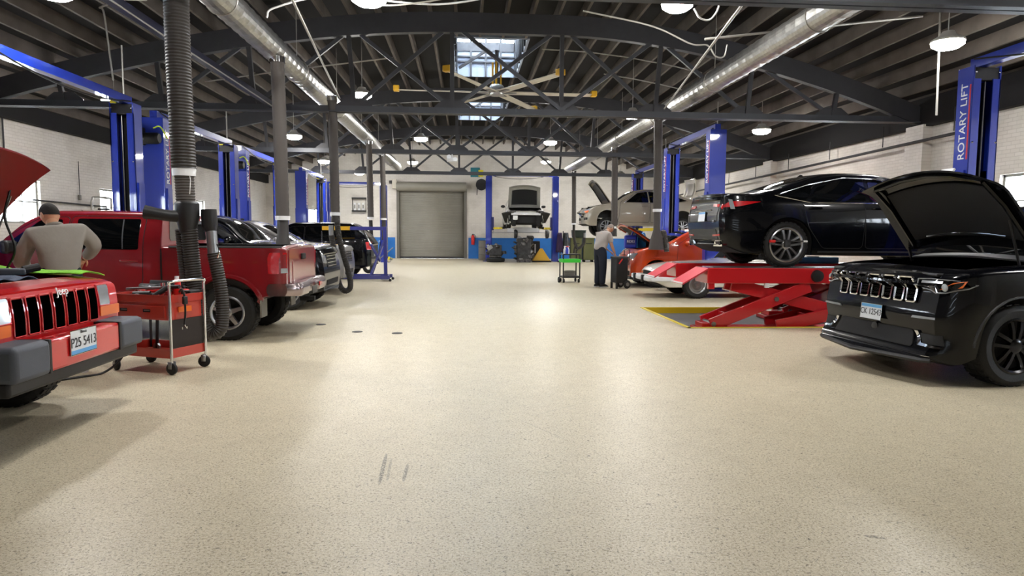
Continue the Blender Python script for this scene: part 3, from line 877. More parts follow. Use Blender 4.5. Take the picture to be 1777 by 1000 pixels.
for s in (1, -1):
    q = MB(); q.box((.06, s*.605, .595), (.24, .35, .225)); q.box((-.14, s*.80, .60), (.44, .07, .2))
    q.build('bumper_end', 'grey_plastic', p, bevel=.035)
    MB().bb(-.02, .172, s*.43-.015, s*.43+.015, .485, .705).build('bumper_joint', 'black_plastic', p, bevel=.005)
MB().bb(-.05, .13, -.77, .77, .40, .50).build('bumper_valance', 'black_plastic', p, bevel=.02)
pl = plate(c.root, 'P25 5413', (.172, -.07, .64), (0, 1, 0), (0, 0, 1), .31, .165, .094, True)
text('state_name', 'Illinois', .03, basis((.178, -.07, .705), (0, 1, 0), (0, 0, 1)), 'plate_ink', pl, .0006)
h, n, d = c.ray('T', .05, .06)
n = (n+V((1.2, 0, 0))).normalized()
text('badge', 'Jeep', .08, basis(h+n*.022, (0, 1, 0), n.cross(V((0, 1, 0)))), 'white_letter', c.root, .003)
for (a, R, z) in c.arch:
    for v in 'LR':
        pts = [(a-(R+.03)*math.cos(PI*k/20), z+(R+.03)*math.sin(PI*k/20)) for k in range(21)]
        c.ribbon('fender_flare', 'grey_plastic', pts, v, .075, .02)
c.wheels(.365, .23, .80, 3.36, 'spokes', rim='alloy', cov=.58)
c.patch('windshield', 'car_glass', [(1.5, -.66), (1.92, -.6), (1.92, .6), (1.5, .66)], 'T', rnd=.05)
for v in 'LR':
    door(c, v, [(1.45, .55), (2.4, .55), (2.4, 1.5), (1.98, 1.5), (1.45, 1.08)], [(1.6, 1.1), (2.34, 1.1), (2.34, 1.46), (1.99, 1.46)], .95, 2.28)
    door(c, v, [(2.43, .55), (3.0, .55), (3.25, .9), (3.25, 1.5), (2.43, 1.5)], [(2.5, 1.1), (3.18, 1.1), (3.18, 1.46), (2.5, 1.46)], .95, 3.1)
    c.patch('side_window', 'car_glass', [(3.32, 1.1), (4.05, 1.1), (4.0, 1.45), (3.32, 1.45)], v, rnd=.04)
hood(c.root, .06, 1.33, .74, .74, math.radians(45), 1.08, 'maroon_paint', 'dark_under', liner=False, nose_drop=.03, crown=.03)
engine_bay(c, .24, 1.3, .7, .55, 1.03, 3)
MB().tube([(-1.0, .68, 1.02), (-.62, .66, 1.92)], .008, 6).build('hood_prop', 'steel', c.root)

# ------------------------------------------------------------------ 2. black SUV, front right
a6 = math.radians(5)
c = Car('sport_utility_vehicle', 'glossy black SUV with raised hood and chrome seven slot grille at the near right', 'car', (4.02, 6.55, 0), PI+a6, 4.85,
        [(0, .92), (.03, .98), (.1, 1.04), (.5, 1.09), (1.28, 1.14), (1.35, 1.15), (2.0, 1.6), (2.35, 1.72), (3.2, 1.74), (4.2, 1.68), (4.6, 1.4), (4.85, 1.1)],
        [(0, .80), (.15, .89), (.5, .955), (1, .965), (3.9, .965), (4.5, .93), (4.85, .82)], [(.2, .955), (.45, .985), (.8, 1), (1.08, .985), (1.2, .95), (1.74, .72)],
        [(0, .26), (.3, .2), (.6, .27), (4.4, .27), (4.85, .4)], [(.98, .45, .38), (3.9, .45, .38)], 'black_paint',
        nose=[(.2, .0), (.28, -.05), (.45, .03), (.62, .0), (.78, .02), (1.0, .075), (1.06, .14)], ncurve=.22, tail=[(.3, .1), (.8, 0), (1.2, .15)], tcurve=.1, r=[(0, .05), (1, .07), (9, .08)], crown=.035, cut=(.3, 1.28, .93))
GC = c
for k in range(7):
    y = (k-3)*.165
    zc = .885; P = [(y-.056, .765), (y+.056, .765), (y+.064, .995), (y-.064, .995)]
    P = [(p[0]*(1.0), p[1]) for p in P]
    g = c.patch('grille_slot', 'slot_shade', P, 'F', off=.014, depth=.03, rnd=.015)
    R_ = roundpoly(P, .018); c.ribbon('slot_rim', 'chrome', R_+[R_[0]], 'F', .024, .030, g)
    ms = MB()
    for zz in range(5):
        for yy in range(4):
            h, n, d = c.ray('F', y-.04+yy*.025+(zz % 2)*.012, .81+zz*.035)
            ms.tube([h+n*.016+V((0, .011*math.cos(q), .011*math.sin(q))) for q in [PI/3*i for i in range(6)]], .0022, 4, closed=True)
    ms.build('mesh_insert', 'black_plastic', g)
for s in (1, -1):
    hp = [(s*a, z) for a, z in ((.60, .99), (.70, .995), (.96, .985), (.93, .92), (.84, .875), (.76, .87), (.70, .90), (.62, .915))]
    hl = c.patch('headlight', 'car_glass', hp, 'F', off=.01, cell=.05)
    c.ribbon('headlight_rim', 'alloy', hp+[hp[0]], 'F', .012, .014, hl)
    c.patch('light_bar', 'clear_lens', [(s*a, z) for a, z in ((.64, .955), (.80, .955), (.80, .975), (.64, .975))], 'F', off=.016, parent=hl)
    h, n, d = c.ray('F', s*.82, .92); MB().ball(h+n*.0, (.02, .04, .04)).build('projector', 'clear_lens', hl)
    c.patch('turn_signal', 'amber_lens', [(.26, .90), (.38, .925), (.42, .985), (.33, .97)], 'L' if s > 0 else 'R', off=.016, parent=hl)
    c.patch('running_light', 'clear_lens', [(s*a, z) for a, z in ((.52, .615), (.80, .625), (.80, .645), (.54, .64))], 'F', off=.012)
    fl = [(s*a, z) for a, z in ((.56, .50), (.64, .36), (.86, .355), (.86, .37), (.67, .385), (.60, .50))]
    c.patch('fog_trim', 'chrome', fl, 'F', off=.018, cell=.04)
    c.patch('air_intake', 'dark_under', [(s*a, z) for a, z in ((.62, .48), (.68, .39), (.86, .385), (.84, .48))], 'F', off=.008)
lg = c.patch('lower_grille', 'dark_under', [(-.58, .34), (.58, .34), (.52, .50), (-.52, .50)], 'F', off=.008, rnd=.03)
h, n, d = c.ray('F', .02, .46); MB().lathe([(.045, 0), (.045, .02), (.03, .025), (0, .02)], 16, basis(h+n*.01, (0, 1, 0), (0, 0, 1))).build('radar_sensor', 'black_plastic', lg)
h, n, d = c.ray('F', .26, .455); text('badge', 'SRT', .05, basis(h+n*.014, (0, -1, 0) if False else (0, 1, 0), (0, 0, 1)), 'red_letter', lg, .003, 1.3)
sp = [(y, .255) for y in [(-.8+1.6*k/24) for k in range(25)]]
c.ribbon('front_splitter', 'black_plastic', sp, 'F', .05, .03)
c.ribbon('splitter_lip', 'chrome', [(y, .285) for y, z in sp], 'F', .008, .016)
h, n, d = c.ray('F', -.02, .61)
plate(c.root, 'CK 12543', h+V((.02, 0, 0)), (0, 1, 0), (-.1, 0, 1), .31, .16, .088, 'top')
for v in 'LR':
    for (a, R, z) in c.arch:
        c.ribbon('arch_lip', 'black_plastic', [(a-(R+.012)*math.cos(PI*k/20), z+(R+.012)*math.sin(PI*k/20)) for k in range(21)], v, .03, .006)
    door(c, v, [(1.55, .4), (2.55, .4), (2.6, 1.12), (2.56, 1.62), (2.1, 1.55), (1.62, 1.16)], [(1.75, 1.18), (2.52, 1.17), (2.5, 1.58), (2.16, 1.52)], 1.0, 2.42)
    door(c, v, [(2.6, .4), (3.3, .4), (3.55, .8), (3.5, 1.6), (2.62, 1.63)], [(2.66, 1.17), (3.42, 1.17), (3.4, 1.56), (2.65, 1.59)], 1.0, 3.38)
    c.patch('side_window', 'car_glass', [(3.6, 1.18), (4.25, 1.2), (4.15, 1.5), (3.58, 1.56)], v, rnd=.04)
    c.ribbon('window_trim', 'chrome', [(1.7, 1.155), (2.6, 1.15), (4.3, 1.18)], v, .014, .01)
    h, n, d = c.ray(v, 1.85, 1.2); sd = 1 if v == 'L' else -1
    MB().ball(h+V((.0, sd*.14, .05)), (.07, .11, .075)).build('side_mirror', 'black_paint', c.root)
c.patch('windshield', 'car_glass', [(1.45, -.74), (2.05, -.62), (2.05, .62), (1.45, .74)], 'T', rnd=.05)
for s in (-1, 1): MB().tube([(-1.4, s*.08+.1, 1.2), (-1.55, s*.4+.1, 1.3)], .012, 6).build('wiper', 'black_plastic', c.root)
c.patch('cowl', 'black_plastic', [(1.28, -.78), (1.42, -.76), (1.42, .76), (1.28, .78)], 'T', off=.012)
c.wheels(.385, .29, .98, 3.9, 'twin', rim='dark_alloy', cov=.68, n=5)
hd = hood(c.root, .28, 1.32, .85, .89, math.radians(51), 1.24, 'black_paint', 'dark_under', crown=.12, nose_drop=.10)
MB().tube([(-1.32+.10, y_, 1.24+.09+.10*(1-(y_/.85)**2)) for y_ in [-.5+k_*.1 for k_ in range(11)]], .012, 8).build('hood_garnish', 'chrome', hd)
for s_ in (-1, 1): MB().bar((-1.30, s_*.80, 1.10), (-1.26, s_*.82, 1.27), .03, .02).build('hood_hinge', 'black_plastic', c.root)
MB().box((-1.32+.57, .25, 1.24+.80), (.02, .16, .05), Matrix.Rotation(-.7, 3, 'Y')).build('warning_sticker', 'white_plastic', hd)
engine_bay(c, .32, 1.26, .80, .6, 1.06, 5)
m = MB(); m.box((-.36, 0, 1.035), (.2, 1.5, .03)); m.box((-.30, .25, 1.055), (.1, .5, .02)); m.build('radiator_cover', 'engine_black', c.root, bevel=.01)
MB().tube([(-1.15, .74, 1.09), (-1.0, .74, 1.55)], .012, 8).build('hood_strut', 'black_plastic', c.root)

# ------------------------------------------------------------------ 3. maroon crew cab pickup
c = Car('pickup_truck', 'maroon crew cab pickup with open bed, tail towards the aisle, behind the tool cart', 'car', (-7.43, 9.42, 0), PI, 5.18,
        [(0, .93), (.08, 1.0), (.5, 1.07), (1.45, 1.12), (1.52, 1.13), (2.05, 1.55), (2.35, 1.64), (3.4, 1.63), (3.6, 1.6), (3.615, 1.56), (3.635, 1.22), (3.64, 1.2), (5.1, 1.2), (5.18, 1.18)],
        [(0, .78), (.2, .83), (.5, .85), (3.6, .86), (5.0, .86), (5.12, .845), (5.18, .81)], [(.3, .95), (.6, .99), (.9, 1), (1.2, .985), (1.64, .8)],
        [(0, .5), (.3, .42), (.5, .4), (4.7, .44), (4.9, .56), (5.18, .6)], [(1.05, .43, .36), (4.40, .44, .36)], 'maroon_paint',
        nose=[(.4, 0), (.8, 0), (1.0, .08)], ncurve=.08, tcurve=.03, r=[(0, .06), (3.55, .06), (3.66, .03), (9, .03)], crown=.03, cut=(3.72, 5.1, .93))
PU = c
m = MB(); m.bb(-5.09, -3.73, -.72, .72, .66, .70)
for s in (-1, 1): m.bb(-5.09, -3.73, s*.75-.02, s*.75+.02, .66, 1.19)
m.bb(-3.73, -3.70, -.75, .75, .66, 1.19); m.bb(-5.12, -5.08, -.75, .75, .66, 1.19)
for s in (-1, 1): m.box((-4.33, s*.62, .85), (.9, .24, .34))
m.build('bed_liner', 'black_plastic', c.root, smooth=False)
for v in 'LR':
    door(c, v, [(1.5, .5), (2.45, .5), (2.5, 1.56), (2.15, 1.55), (1.58, 1.16)], [(1.72, 1.16), (2.42, 1.16), (2.42, 1.53), (2.16, 1.52)], 1.02, 2.35)
    door(c, v, [(2.53, .5), (3.2, .5), (3.4, .75), (3.42, 1.57), (2.53, 1.57)], [(2.62, 1.16), (3.36, 1.16), (3.36, 1.54), (2.6, 1.54)], 1.02, 3.25)
    for (a, R, z) in c.arch:
        c.ribbon('wheel_arch', 'maroon_paint', [(a-(R+.035)*math.cos(PI*(k/20)), z+(R+.035)*math.sin(PI*k/20)) for k in range(21)], v, .07, .012)
    c.ribbon('bed_rail_cap', 'black_plastic', [(3.72, 1.195), (5.1, 1.195)], v, .035, .01)
    c.ribbon('cab_gap', 'dark_under', [(3.63, .5), (3.63, 1.17)], v, .025, .006)
    tl = c.patch('tail_light', 'red_lens', [(4.94, .86), (5.16, .86), (5.16, 1.13), (4.96, 1.13), (4.93, 1.06)], v, off=.008, rnd=.02)
    c.patch('reverse_light', 'clear_lens', [(5.09, .87), (5.155, .87), (5.155, .93), (5.09, .93)], v, off=.013, parent=tl)
    sd = 1 if v == 'L' else -1
    h, n, d = c.ray(v, 1.95, 1.13); MB().box(h+V((.05, sd*.12, .06)), (.1, .2, .16)).build('side_mirror', 'black_plastic', c.root, bevel=.03)
MB().tube([(-2.55, sd*0+.865, 1.575), (-3.3, .865, 1.575)], .012, 6)
c.ribbon('window_divider', 'iron_light', [(3.17, 1.17), (3.15, 1.53)], 'L', .018, .012)
c.patch('windshield', 'car_glass', [(1.58, -.7), (2.1, -.62), (2.1, .62), (1.58, .7)], 'T', rnd=.05)
c.patch('rear_window', 'car_glass', [(-.6, 1.27), (.6, 1.27), (.56, 1.54), (-.56, 1.54)], 'B', rnd=.05)
tg = c.patch('tailgate', 'maroon_paint', [(-.70, .66), (.70, .66), (.70, 1.17), (-.70, 1.17)], 'B', off=.012, rnd=.03)
c.patch('tailgate_recess', 'maroon_paint', [(-.55, .74), (.55, .74), (.55, 1.02), (-.55, 1.02)], 'B', off=.018, parent=tg, rnd=.04)
h, n, d = c.ray('B', 0, 1.06); MB().box(h+V((-.02, 0, 0)), (.03, .2, .08)).build('tailgate_handle', 'dark_under', tg, bevel=.012)
def rb(u, v):
    y = (2*u-1)*.865; e = max(0, abs(2*u-1)-.8)/.2; a = 2*PI*v
    return V((-5.20+.13*math.cos(a)+.16*e*e+(.05 if abs(2*u-1) < .34 and math.cos(a) < 0 else 0), y, .655+.115*max(-.8, min(.8, 1.25*math.sin(a)))*(1-.15*e)))
m = MB(); m.grid(rb, 40, 20); m.add([rb(0, k/20) for k in range(20)], [tuple(range(20))]); m.add([rb(1, k/20) for k in range(20)], [tuple(range(20))])
bp = m.build('rear_bumper', 'bumper_chrome', c.root, angle=30)
MB().box((-5.325, -.36, .655), (.012, .16, .06)).build('bumper_light', 'red_lens', bp, bevel=.01)
MB().box((-5.32, 0, .60), (.01, .3, .1)).build('step_pad', 'black_plastic', bp)
MB().box((-5.22, 0, .47), (.2, .08, .06)).build('tow_hitch', 'dark_under', c.root)
for s in (-1, 1): MB().bb(-4.84, -4.82, s*.72-.12, s*.72+.12, .3, .62).build('mud_flap', 'grey_drum', c.root)
c.wheels(.36, .24, 1.05, 4.40, 'spokes', rim='alloy', cov=.6)
for s in (1, -1): c.patch('headlight', 'clear_lens', [(s*.5, .8), (s*.74, .8), (s*.74, .95), (s*.5, .95)], 'F', rnd=.02)
c.patch('grille', 'dark_under', [(-.46, .7), (.46, .7), (.46, .95), (-.46, .95)], 'F', rnd=.02)

# ------------------------------------------------------------------ simple builders for the farther vehicles
def simple_suv(name, label, loc, rz, pnt, L=4.7, hz=1.12, Hh=1.72, hs=1.55, wb=(.9, 3.6), R=.37, tall=0, style='spokes', hoodcut=None, steep=.45):
    c = Car(name, label, 'car', loc, rz, L,
        [(0, hz-.14), (.06, hz-.06), (.4, hz-.02), (hs-.1, hz+.03), (hs, hz+.05), (hs+steep, Hh-.1), (hs+steep+.35, Hh), (L-.7, Hh-.03), (L-.3, Hh-.3), (L-.08, hz), (L, hz-.1)],
        [(0, .74), (.2, .86), (.6, .91), (L-.9, .91), (L-.3, .88), (L, .76)], [(.2, .95), (.5, .99), (.8, 1), (hz, .97), (Hh, .76)],
        [(0, .34), (.4, .28), (L-.5, .3), (L, .42)], [(wb[0], R+.07, R), (wb[1], R+.07, R)], pnt, nose=[(.3, .04), (.6, 0), (1.1, .08)], ncurve=.14, tcurve=.1, cut=hoodcut, clad=.36)
    for v in 'LR':
        x0 = hs+.12
        door(c, v, [(x0-.05, .42), (x0+.85, .42), (x0+.9, Hh-.1), (hs+steep+.2, Hh-.12), (x0, hz+.08)], [(x0+.22, hz+.06), (x0+.84, hz+.05), (x0+.84, Hh-.14), (hs+steep+.24, Hh-.16)], hz-.14, x0+.75)
        door(c, v, [(x0+.9, .42), (wb[1]-.5, .42), (wb[1]-.18, .8), (wb[1]-.2, Hh-.1), (x0+.93, Hh-.1)], [(x0+.97, hz+.05), (wb[1]-.26, hz+.05), (wb[1]-.26, Hh-.15), (x0+.96, Hh-.14)], hz-.14, wb[1]-.32)
        c.patch('side_window', 'car_glass', [(wb[1]-.12, hz+.06), (L-.5, hz+.08), (L-.62, Hh-.2), (wb[1]-.14, Hh-.16)], v, rnd=.04)
        c.patch('tail_light', 'red_lens', [(L-.22, hz-.25), (L-.08, hz-.25), (L-.1, hz-.02), (L-.26, hz-.02)], v, off=.008, rnd=.02)
        sd = 1 if v == 'L' else -1
        h, n, d = c.ray(v, x0+.2, hz+.04); MB().ball(h+V((.0, sd*.12, .06)), (.06, .1, .07)).build('side_mirror', pnt, c.root)
    c.patch('windshield', 'car_glass', [(hs+.06, -.7), (hs+steep-.02, -.6), (hs+steep-.02, .6), (hs+.06, .7)], 'T', rnd=.05)
    for s in (1, -1):
        hl = c.patch('headlight', 'clear_lens', [(s*a, z) for a, z in ((.44, hz-.32), (.72, hz-.30), (.74, hz-.14), (.46, hz-.18))], 'F', off=.01, rnd=.02)
    g = c.patch('grille', 'dark_under', [(-.4, hz-.4), (.4, hz-.4), (.42, hz-.16), (-.42, hz-.16)], 'F', off=.008, rnd=.03)
    for k in range(4): c.ribbon('grille_bar', 'chrome', [(-.38, hz-.37+k*.06), (.38, hz-.37+k*.06)], 'F', .014, .014, g)
    c.patch('lower_grille', 'dark_under', [(-.5, .42), (.5, .42), (.5, .52), (-.5, .52)], 'F', off=.008, rnd=.02)
    c.patch('license_plate', 'plate_white', [(-.15, hz-.45), (.15, hz-.45), (.15, hz-.3), (-.15, hz-.3)], 'B', off=.012)
    c.patch('rear_window', 'car_glass', [(-.58, hz+.12), (.58, hz+.12), (.5, Hh-.16), (-.5, Hh-.16)], 'B', rnd=.05)
    c.wheels(R, .23, wb[0], wb[1], style, cov=.66)
    return c
c4 = simple_suv('sport_utility_vehicle', 'black SUV with big dark windshield nosed to the aisle just beyond the maroon pickup', (-2.38, 12.78, 0), 0, 'black_paint', L=3.26, wb=(.78, 2.58), hz=1.14, Hh=1.66, hs=1.4, steep=.5)
c5 = simple_suv('sport_utility_vehicle', 'silver grey SUV nosed to the aisle, third vehicle back on the left', (-2.62, 16.0, 0), 0, 'grey_paint', hz=1.10, Hh=1.62, hs=1.25, L=4.6, steep=.75)
c6 = simple_suv('sport_utility_vehicle', 'black SUV with its tail to the aisle behind the blue engine crane', (-7.3, 20.7, 0), PI, 'black_paint', hz=1.12, Hh=1.66, L=4.6)

# ------------------------------------------------------------------ sedans
def sedan(name, label, loc, rz, pnt, L, top, wb, R, Hh, zb_w, dlo, plan=None, tumtop=.7, cut=None, clad=None, belt=.95, style='twin', rim='alloy', wid=.22, n=5, cov=.72, ncurve=.22, wz=None, rr=None):
    plan = plan or [(0, .66), (.12, .80), (.4, .89), (.9, .915), (L-1.0, .915), (L-.4, .87), (L-.1, .78), (L, .70)]
    c = Car(name, label, 'car', loc, rz, L, top, plan, [(.15, .93), (.4, .985), (.65, 1), (belt-.05, .975), (belt+.05, .94), (Hh, tumtop)],
        [(0, .24), (.3, .17), (L-.6, .2), (L, .34)], [(wb[0], R+.055, R), (wb[1], R+.055, R)], pnt, nose=[(.2, .05), (.35, 0), (.55, .01), (.8, .12)], ncurve=ncurve,
        tail=[(.2, .14), (.5, .02), (.75, .0), (1.0, .05), (1.1, .06)], tcurve=.14, r=rr or [(0, .05), (L-.9, .07), (L-.6, .05), (L, .03)], crown=.035, cut=cut, clad=clad)
    c.wheels(R, wid, wb[0], wb[1], style, rim=rim, cov=cov, n=n, zc=wz)
    return c
ZP = .90
c = sedan('sedan', 'glossy black sedan parked on the red alignment rack, tail to the aisle', (8.80, 10.65, ZP), 0, 'midnight_paint', 5.08,
    [(0, .60), (.06, .70), (.2, .78), (.7, .88), (1.35, .98), (1.45, 1.0), (2.15, 1.36), (2.5, 1.44), (2.9, 1.455), (3.3, 1.42), (3.7, 1.31), (4.2, 1.16), (4.45, 1.12), (4.9, 1.11), (5.02, 1.08), (5.08, 1.02)],
    (1.05, 3.94), .345, 1.455, 0, None, belt=1.0, rim='alloy', n=5, wid=.235, cov=.76)
LX = c
for v in 'LR':
    door(c, v, [(1.55, .3), (2.7, .3), (2.74, .98), (2.68, 1.38), (2.2, 1.31), (1.65, 1.02)], [(1.85, 1.02), (2.66, 1.005), (2.62, 1.355), (2.24, 1.29)], .90, 2.52)
    door(c, v, [(2.76, .3), (3.38, .3), (3.62, .62), (3.72, 1.0), (3.5, 1.25), (3.0, 1.38), (2.72, 1.385)], [(2.72, 1.005), (3.6, 1.0), (3.46, 1.22), (3.0, 1.345), (2.69, 1.36)], .90, 3.52)
    c.patch('side_window', 'car_glass', [(3.66, 1.01), (4.08, 1.09), (3.62, 1.22), (3.54, 1.2)], v, off=.008, rnd=.02)
    c.ribbon('window_trim', 'chrome', [(1.8, .99), (2.7, .98), (3.6, .985), (4.14, 1.09), (3.6, 1.255), (3.0, 1.375), (2.5, 1.36), (2.1, 1.24)], v, .016, .012)
    tl = c.patch('tail_light', 'red_lens', [(4.36, .99), (4.68, .92), (4.98, .90), (5.0, .96), (4.72, 1.0)], v, off=.01)
    c.patch('tail_light_lens', 'clear_lens', [(4.74, .88), (4.80, .88), (4.82, 1.03), (4.77, 1.02)], v, off=.016, parent=tl)
    c.ribbon('sill_trim', 'black_plastic', [(1.5, .24), (3.45, .24)], v, .03, .006)
    sd = 1 if v == 'L' else -1
    h, n, d = c.ray(v, 1.9, 1.0); MB().ball(h+V((.0, sd*.13, .05)), (.06, .11, .07)).build('side_mirror', 'midnight_paint', c.root)
    w_ = c.ray(v, 3.94, .345)
for s in (1, -1):
    c.patch('tail_light', 'red_lens', [(s*.40, .93), (s*.72, .91), (s*.72, .96), (s*.40, .97)], 'B', off=.01)
    ex = c.patch('exhaust_tip', 'chrome', [(s*.42, .33), (s*.68, .33), (s*.72, .41), (s*.52, .41)], 'B', off=.02, depth=.04)
    c.patch('exhaust_opening', 'dark_under', [(s*.46, .342), (s*.665, .342), (s*.69, .398), (s*.53, .398)], 'B', off=.022, parent=ex)
    c.patch('reflector', 'red_lens', [(s*.44, .47), (s*.70, .48), (s*.70, .505), (s*.44, .495)], 'B', off=.012)
    c.patch('headlight', 'clear_lens', [(s*.42, .6), (s*.7, .64), (s*.74, .72), (s*.48, .66)], 'F', off=.01)
c.patch('rear_valance', 'black_plastic', [(-.62, .42), (.62, .42), (.56, .58), (-.56, .58)], 'B', off=.008, rnd=.03)
c.ribbon('trunk_seam', 'dark_under', [(-.66, 1.06), (-.62, .70), (.62, .70), (.66, 1.06)], 'B', .012, .004)
c.ribbon('trunk_trim', 'chrome', [(-.35, .88), (.35, .88)], 'B', .02, .01)
c.ribbon('trunk_spoiler', 'midnight_paint', [(-.66, 1.09), (.66, 1.09)], 'B', .03, .012)
h, n, d = c.ray('B', 0, .78); plate(c.root, '', h+V((-.012, 0, 0)), (0, -1, 0), (.1, 0, 1), .305, .155, .08, 'top')
h, n, d = c.ray('B', -.5, .70); text('badge', '350', .05, basis(h+n*.012, (0, -1, 0), (0, 0, 1)), 'chrome', c.root, .002)
c.patch('windshield', 'car_glass', [(1.5, -.68), (2.12, -.56), (2.12, .56), (1.5, .68)], 'T', rnd=.05)
c.patch('rear_window', 'car_glass', [(3.45, -.54), (4.15, -.62), (4.15, .62), (3.45, .54)], 'T', rnd=.06)
m = MB(); m.prism([(0, 0), (.16, 0), (.13, .045), (.10, .055)], .03, basis((-3.42, .015, 1.40), (1, 0, .25), (0, 0, 1))); m.build('roof_antenna', 'black_paint', c.root)
# wheel clamp for the alignment camera
for (s, v) in ((3.94, -1), (3.94, 1)):
    y = v*.955
    m = MB(); m.cyl((-s-.24, y, .40), (-s+.24, y, .40), .011, 8); m.box((-s-.03, y, .37), (.08, .05, .11))
    w_ = m.build('wheel_clamp', 'engine_black', c.root)
    MB().cyl((-s-.30, y, .40), (-s-.22, y, .40), .022, 10).build('clamp_grip', 'bright_red', w_)
    MB().cyl((-s+.22, y, .40), (-s+.28, y, .40), .016, 10).build('clamp_end', 'white_plastic', w_)

# tan sedan on the right hand lift
TZ = 1.5
c = sedan('sedan', 'tan sedan lifted high on the blue two post lift with its hood raised', (4.0, 24.0, TZ), PI, 'tan_paint', 4.77,
    [(0, .60), (.06, .68), (.2, .76), (.6, .87), (1.1, .98), (1.2, 1.0), (1.95, 1.38), (2.3, 1.46), (2.8, 1.46), (3.3, 1.38), (3.9, 1.14), (4.1, 1.1), (4.6, 1.06), (4.77, .98)],
    (.95, 3.66), .33, 1.46, 0, None, belt=.98, rim='alloy', cut=(.3, 1.1, .86), wz=.13)
for v in 'LR':
    door(c, v, [(1.35, .3), (2.45, .3), (2.48, .96), (2.44, 1.4), (2.0, 1.34), (1.42, 1.0)], [(1.6, 1.0), (2.42, .99), (2.4, 1.38), (2.05, 1.33)], .86, 2.28)
    door(c, v, [(2.5, .3), (3.1, .3), (3.36, .66), (3.45, .98), (3.2, 1.3), (2.9, 1.38), (2.47, 1.4)], [(2.47, .99), (3.36, .98), (3.16, 1.26), (2.88, 1.35), (2.45, 1.38)], .86, 3.26)
    c.patch('side_window', 'car_glass', [(3.42, 1.0), (3.8, 1.06), (3.36, 1.24), (3.26, 1.24)], v, off=.008, rnd=.02)
    c.ribbon('window_trim', 'chrome', [(1.55, .98), (2.5, .97), (3.4, .965), (3.85, 1.05), (3.4, 1.27), (2.9, 1.395), (2.4, 1.40), (2.0, 1.35), (1.55, .98)], v, .014, .01)
    c.ribbon('arch_lip', 'pale_grey_paint', [(.95-.4*math.cos(PI*k/16), .33+.4*math.sin(PI*k/16)) for k in range(17)], v, .02, .004)
for s in (1, -1):
    hl = c.patch('headlight', 'clear_lens', [(s*.36, .62), (s*.70, .66), (s*.78, .78), (s*.42, .72)], 'F', off=.01)
    c.patch('turn_signal', 'amber_lens', [(.14, .60), (.3, .64), (.32, .7), (.2, .68)], 'L' if s > 0 else 'R', off=.014, parent=hl)
    c.patch('fog_grille', 'dark_under', [(s*.42, .36), (s*.78, .38), (s*.78, .46), (s*.42, .46)], 'F', off=.008, rnd=.02)
c.patch('grille', 'chrome', [(-.3, .44), (.3, .44), (.32, .7), (-.32, .7)], 'F', off=.008, rnd=.03)
c.patch('lower_grille', 'dark_under', [(-.24, .46), (.24, .46), (.26, .66), (-.26, .66)], 'F', off=.012, rnd=.03)
c.patch('windshield', 'car_glass', [(1.25, -.68), (1.92, -.56), (1.92, .56), (1.25, .68)], 'T', rnd=.05)
c.patch('rear_window', 'car_glass', [(3.3, -.54), (3.85, -.62), (3.85, .62), (3.3, .54)], 'T', rnd=.06)
hood(c.root, .1, 1.12, .66, .74, math.radians(56), .98, 'tan_paint', 'engine_black', crown=.05)
engine_bay(c, .3, 1.1, .62, .5, .9, 8)

# orange hatchback with open hood
c = Car('hatchback', 'bright orange hatchback with its hood up, beside the bending mechanic', 'car', (4.1, 17.75, 0), PI, 4.4,
    [(0, .72), (.05, .82), (.2, .95), (.6, 1.04), (.95, 1.1), (1.05, 1.12), (1.8, 1.47), (2.2, 1.54), (3.4, 1.5), (4.0, 1.25), (4.3, 1.05), (4.4, .95)],
    [(0, .70), (.15, .82), (.45, .89), (3.6, .9), (4.1, .86), (4.4, .74)], [(.2, .94), (.5, .99), (.8, 1), (1.05, .97), (1.54, .74)], [(0, .22), (.3, .18), (4, .24), (4.4, .4)],
    [(.86, .40, .33), (3.5, .40, .33)], 'orange_paint', nose=[(.2, .02), (.5, 0), (.9, .1)], ncurve=.2, tcurve=.1, cut=(.28, 1.0, .86), clad=.3)
for v in 'LR':
    door(c, v, [(1.35, .34), (2.3, .34), (2.34, 1.45), (1.85, 1.4), (1.4, 1.12)], [(1.6, 1.12), (2.28, 1.1), (2.28, 1.42), (1.92, 1.38)], .96, 2.18, frame='orange_paint')
    door(c, v, [(2.36, .34), (2.95, .34), (3.2, .7), (3.25, 1.4), (2.37, 1.45)], [(2.42, 1.1), (3.18, 1.1), (3.1, 1.38), (2.4, 1.42)], .96, 3.1, frame='orange_paint')
    sd = 1 if v == 'L' else -1
    h, n, d = c.ray(v, 1.6, 1.1); MB().ball(h+V((.0, sd*.12, .05)), (.06, .1, .07)).build('side_mirror', 'orange_paint', c.root)
    c.ribbon('arch_lip', 'orange_paint', [(.86-.42*math.cos(PI*k/16), .33+.42*math.sin(PI*k/16)) for k in range(17)], v, .05, .008)
for s in (1, -1):
    c.patch('headlight', 'clear_lens', [(s*.38, .70), (s*.72, .74), (s*.82, .90), (s*.42, .86)], 'F', off=.012, rnd=.03)
c.patch('grille', 'dark_under', [(-.34, .62), (.34, .62), (.36, .84), (-.36, .84)], 'F', off=.008, rnd=.03)
c.patch('lower_grille', 'dark_under', [(-.6, .3), (.6, .3), (.6, .42), (-.6, .42)], 'F', off=.008, rnd=.03)
c.patch('windshield', 'car_glass', [(1.12, -.7), (1.78, -.6), (1.78, .6), (1.12, .7)], 'T', rnd=.05)
c.patch('rear_window', 'car_glass', [(-.55, 1.12), (.55, 1.12), (.48, 1.4), (-.48, 1.4)], 'B', rnd=.05)
c.wheels(.335, .21, .86, 3.5, 'spokes', cov=.68)
hood(c.root, -.12, .9, .68, .76, math.radians(35), 1.1, 'orange_paint', 'drum_brown', crown=.04)
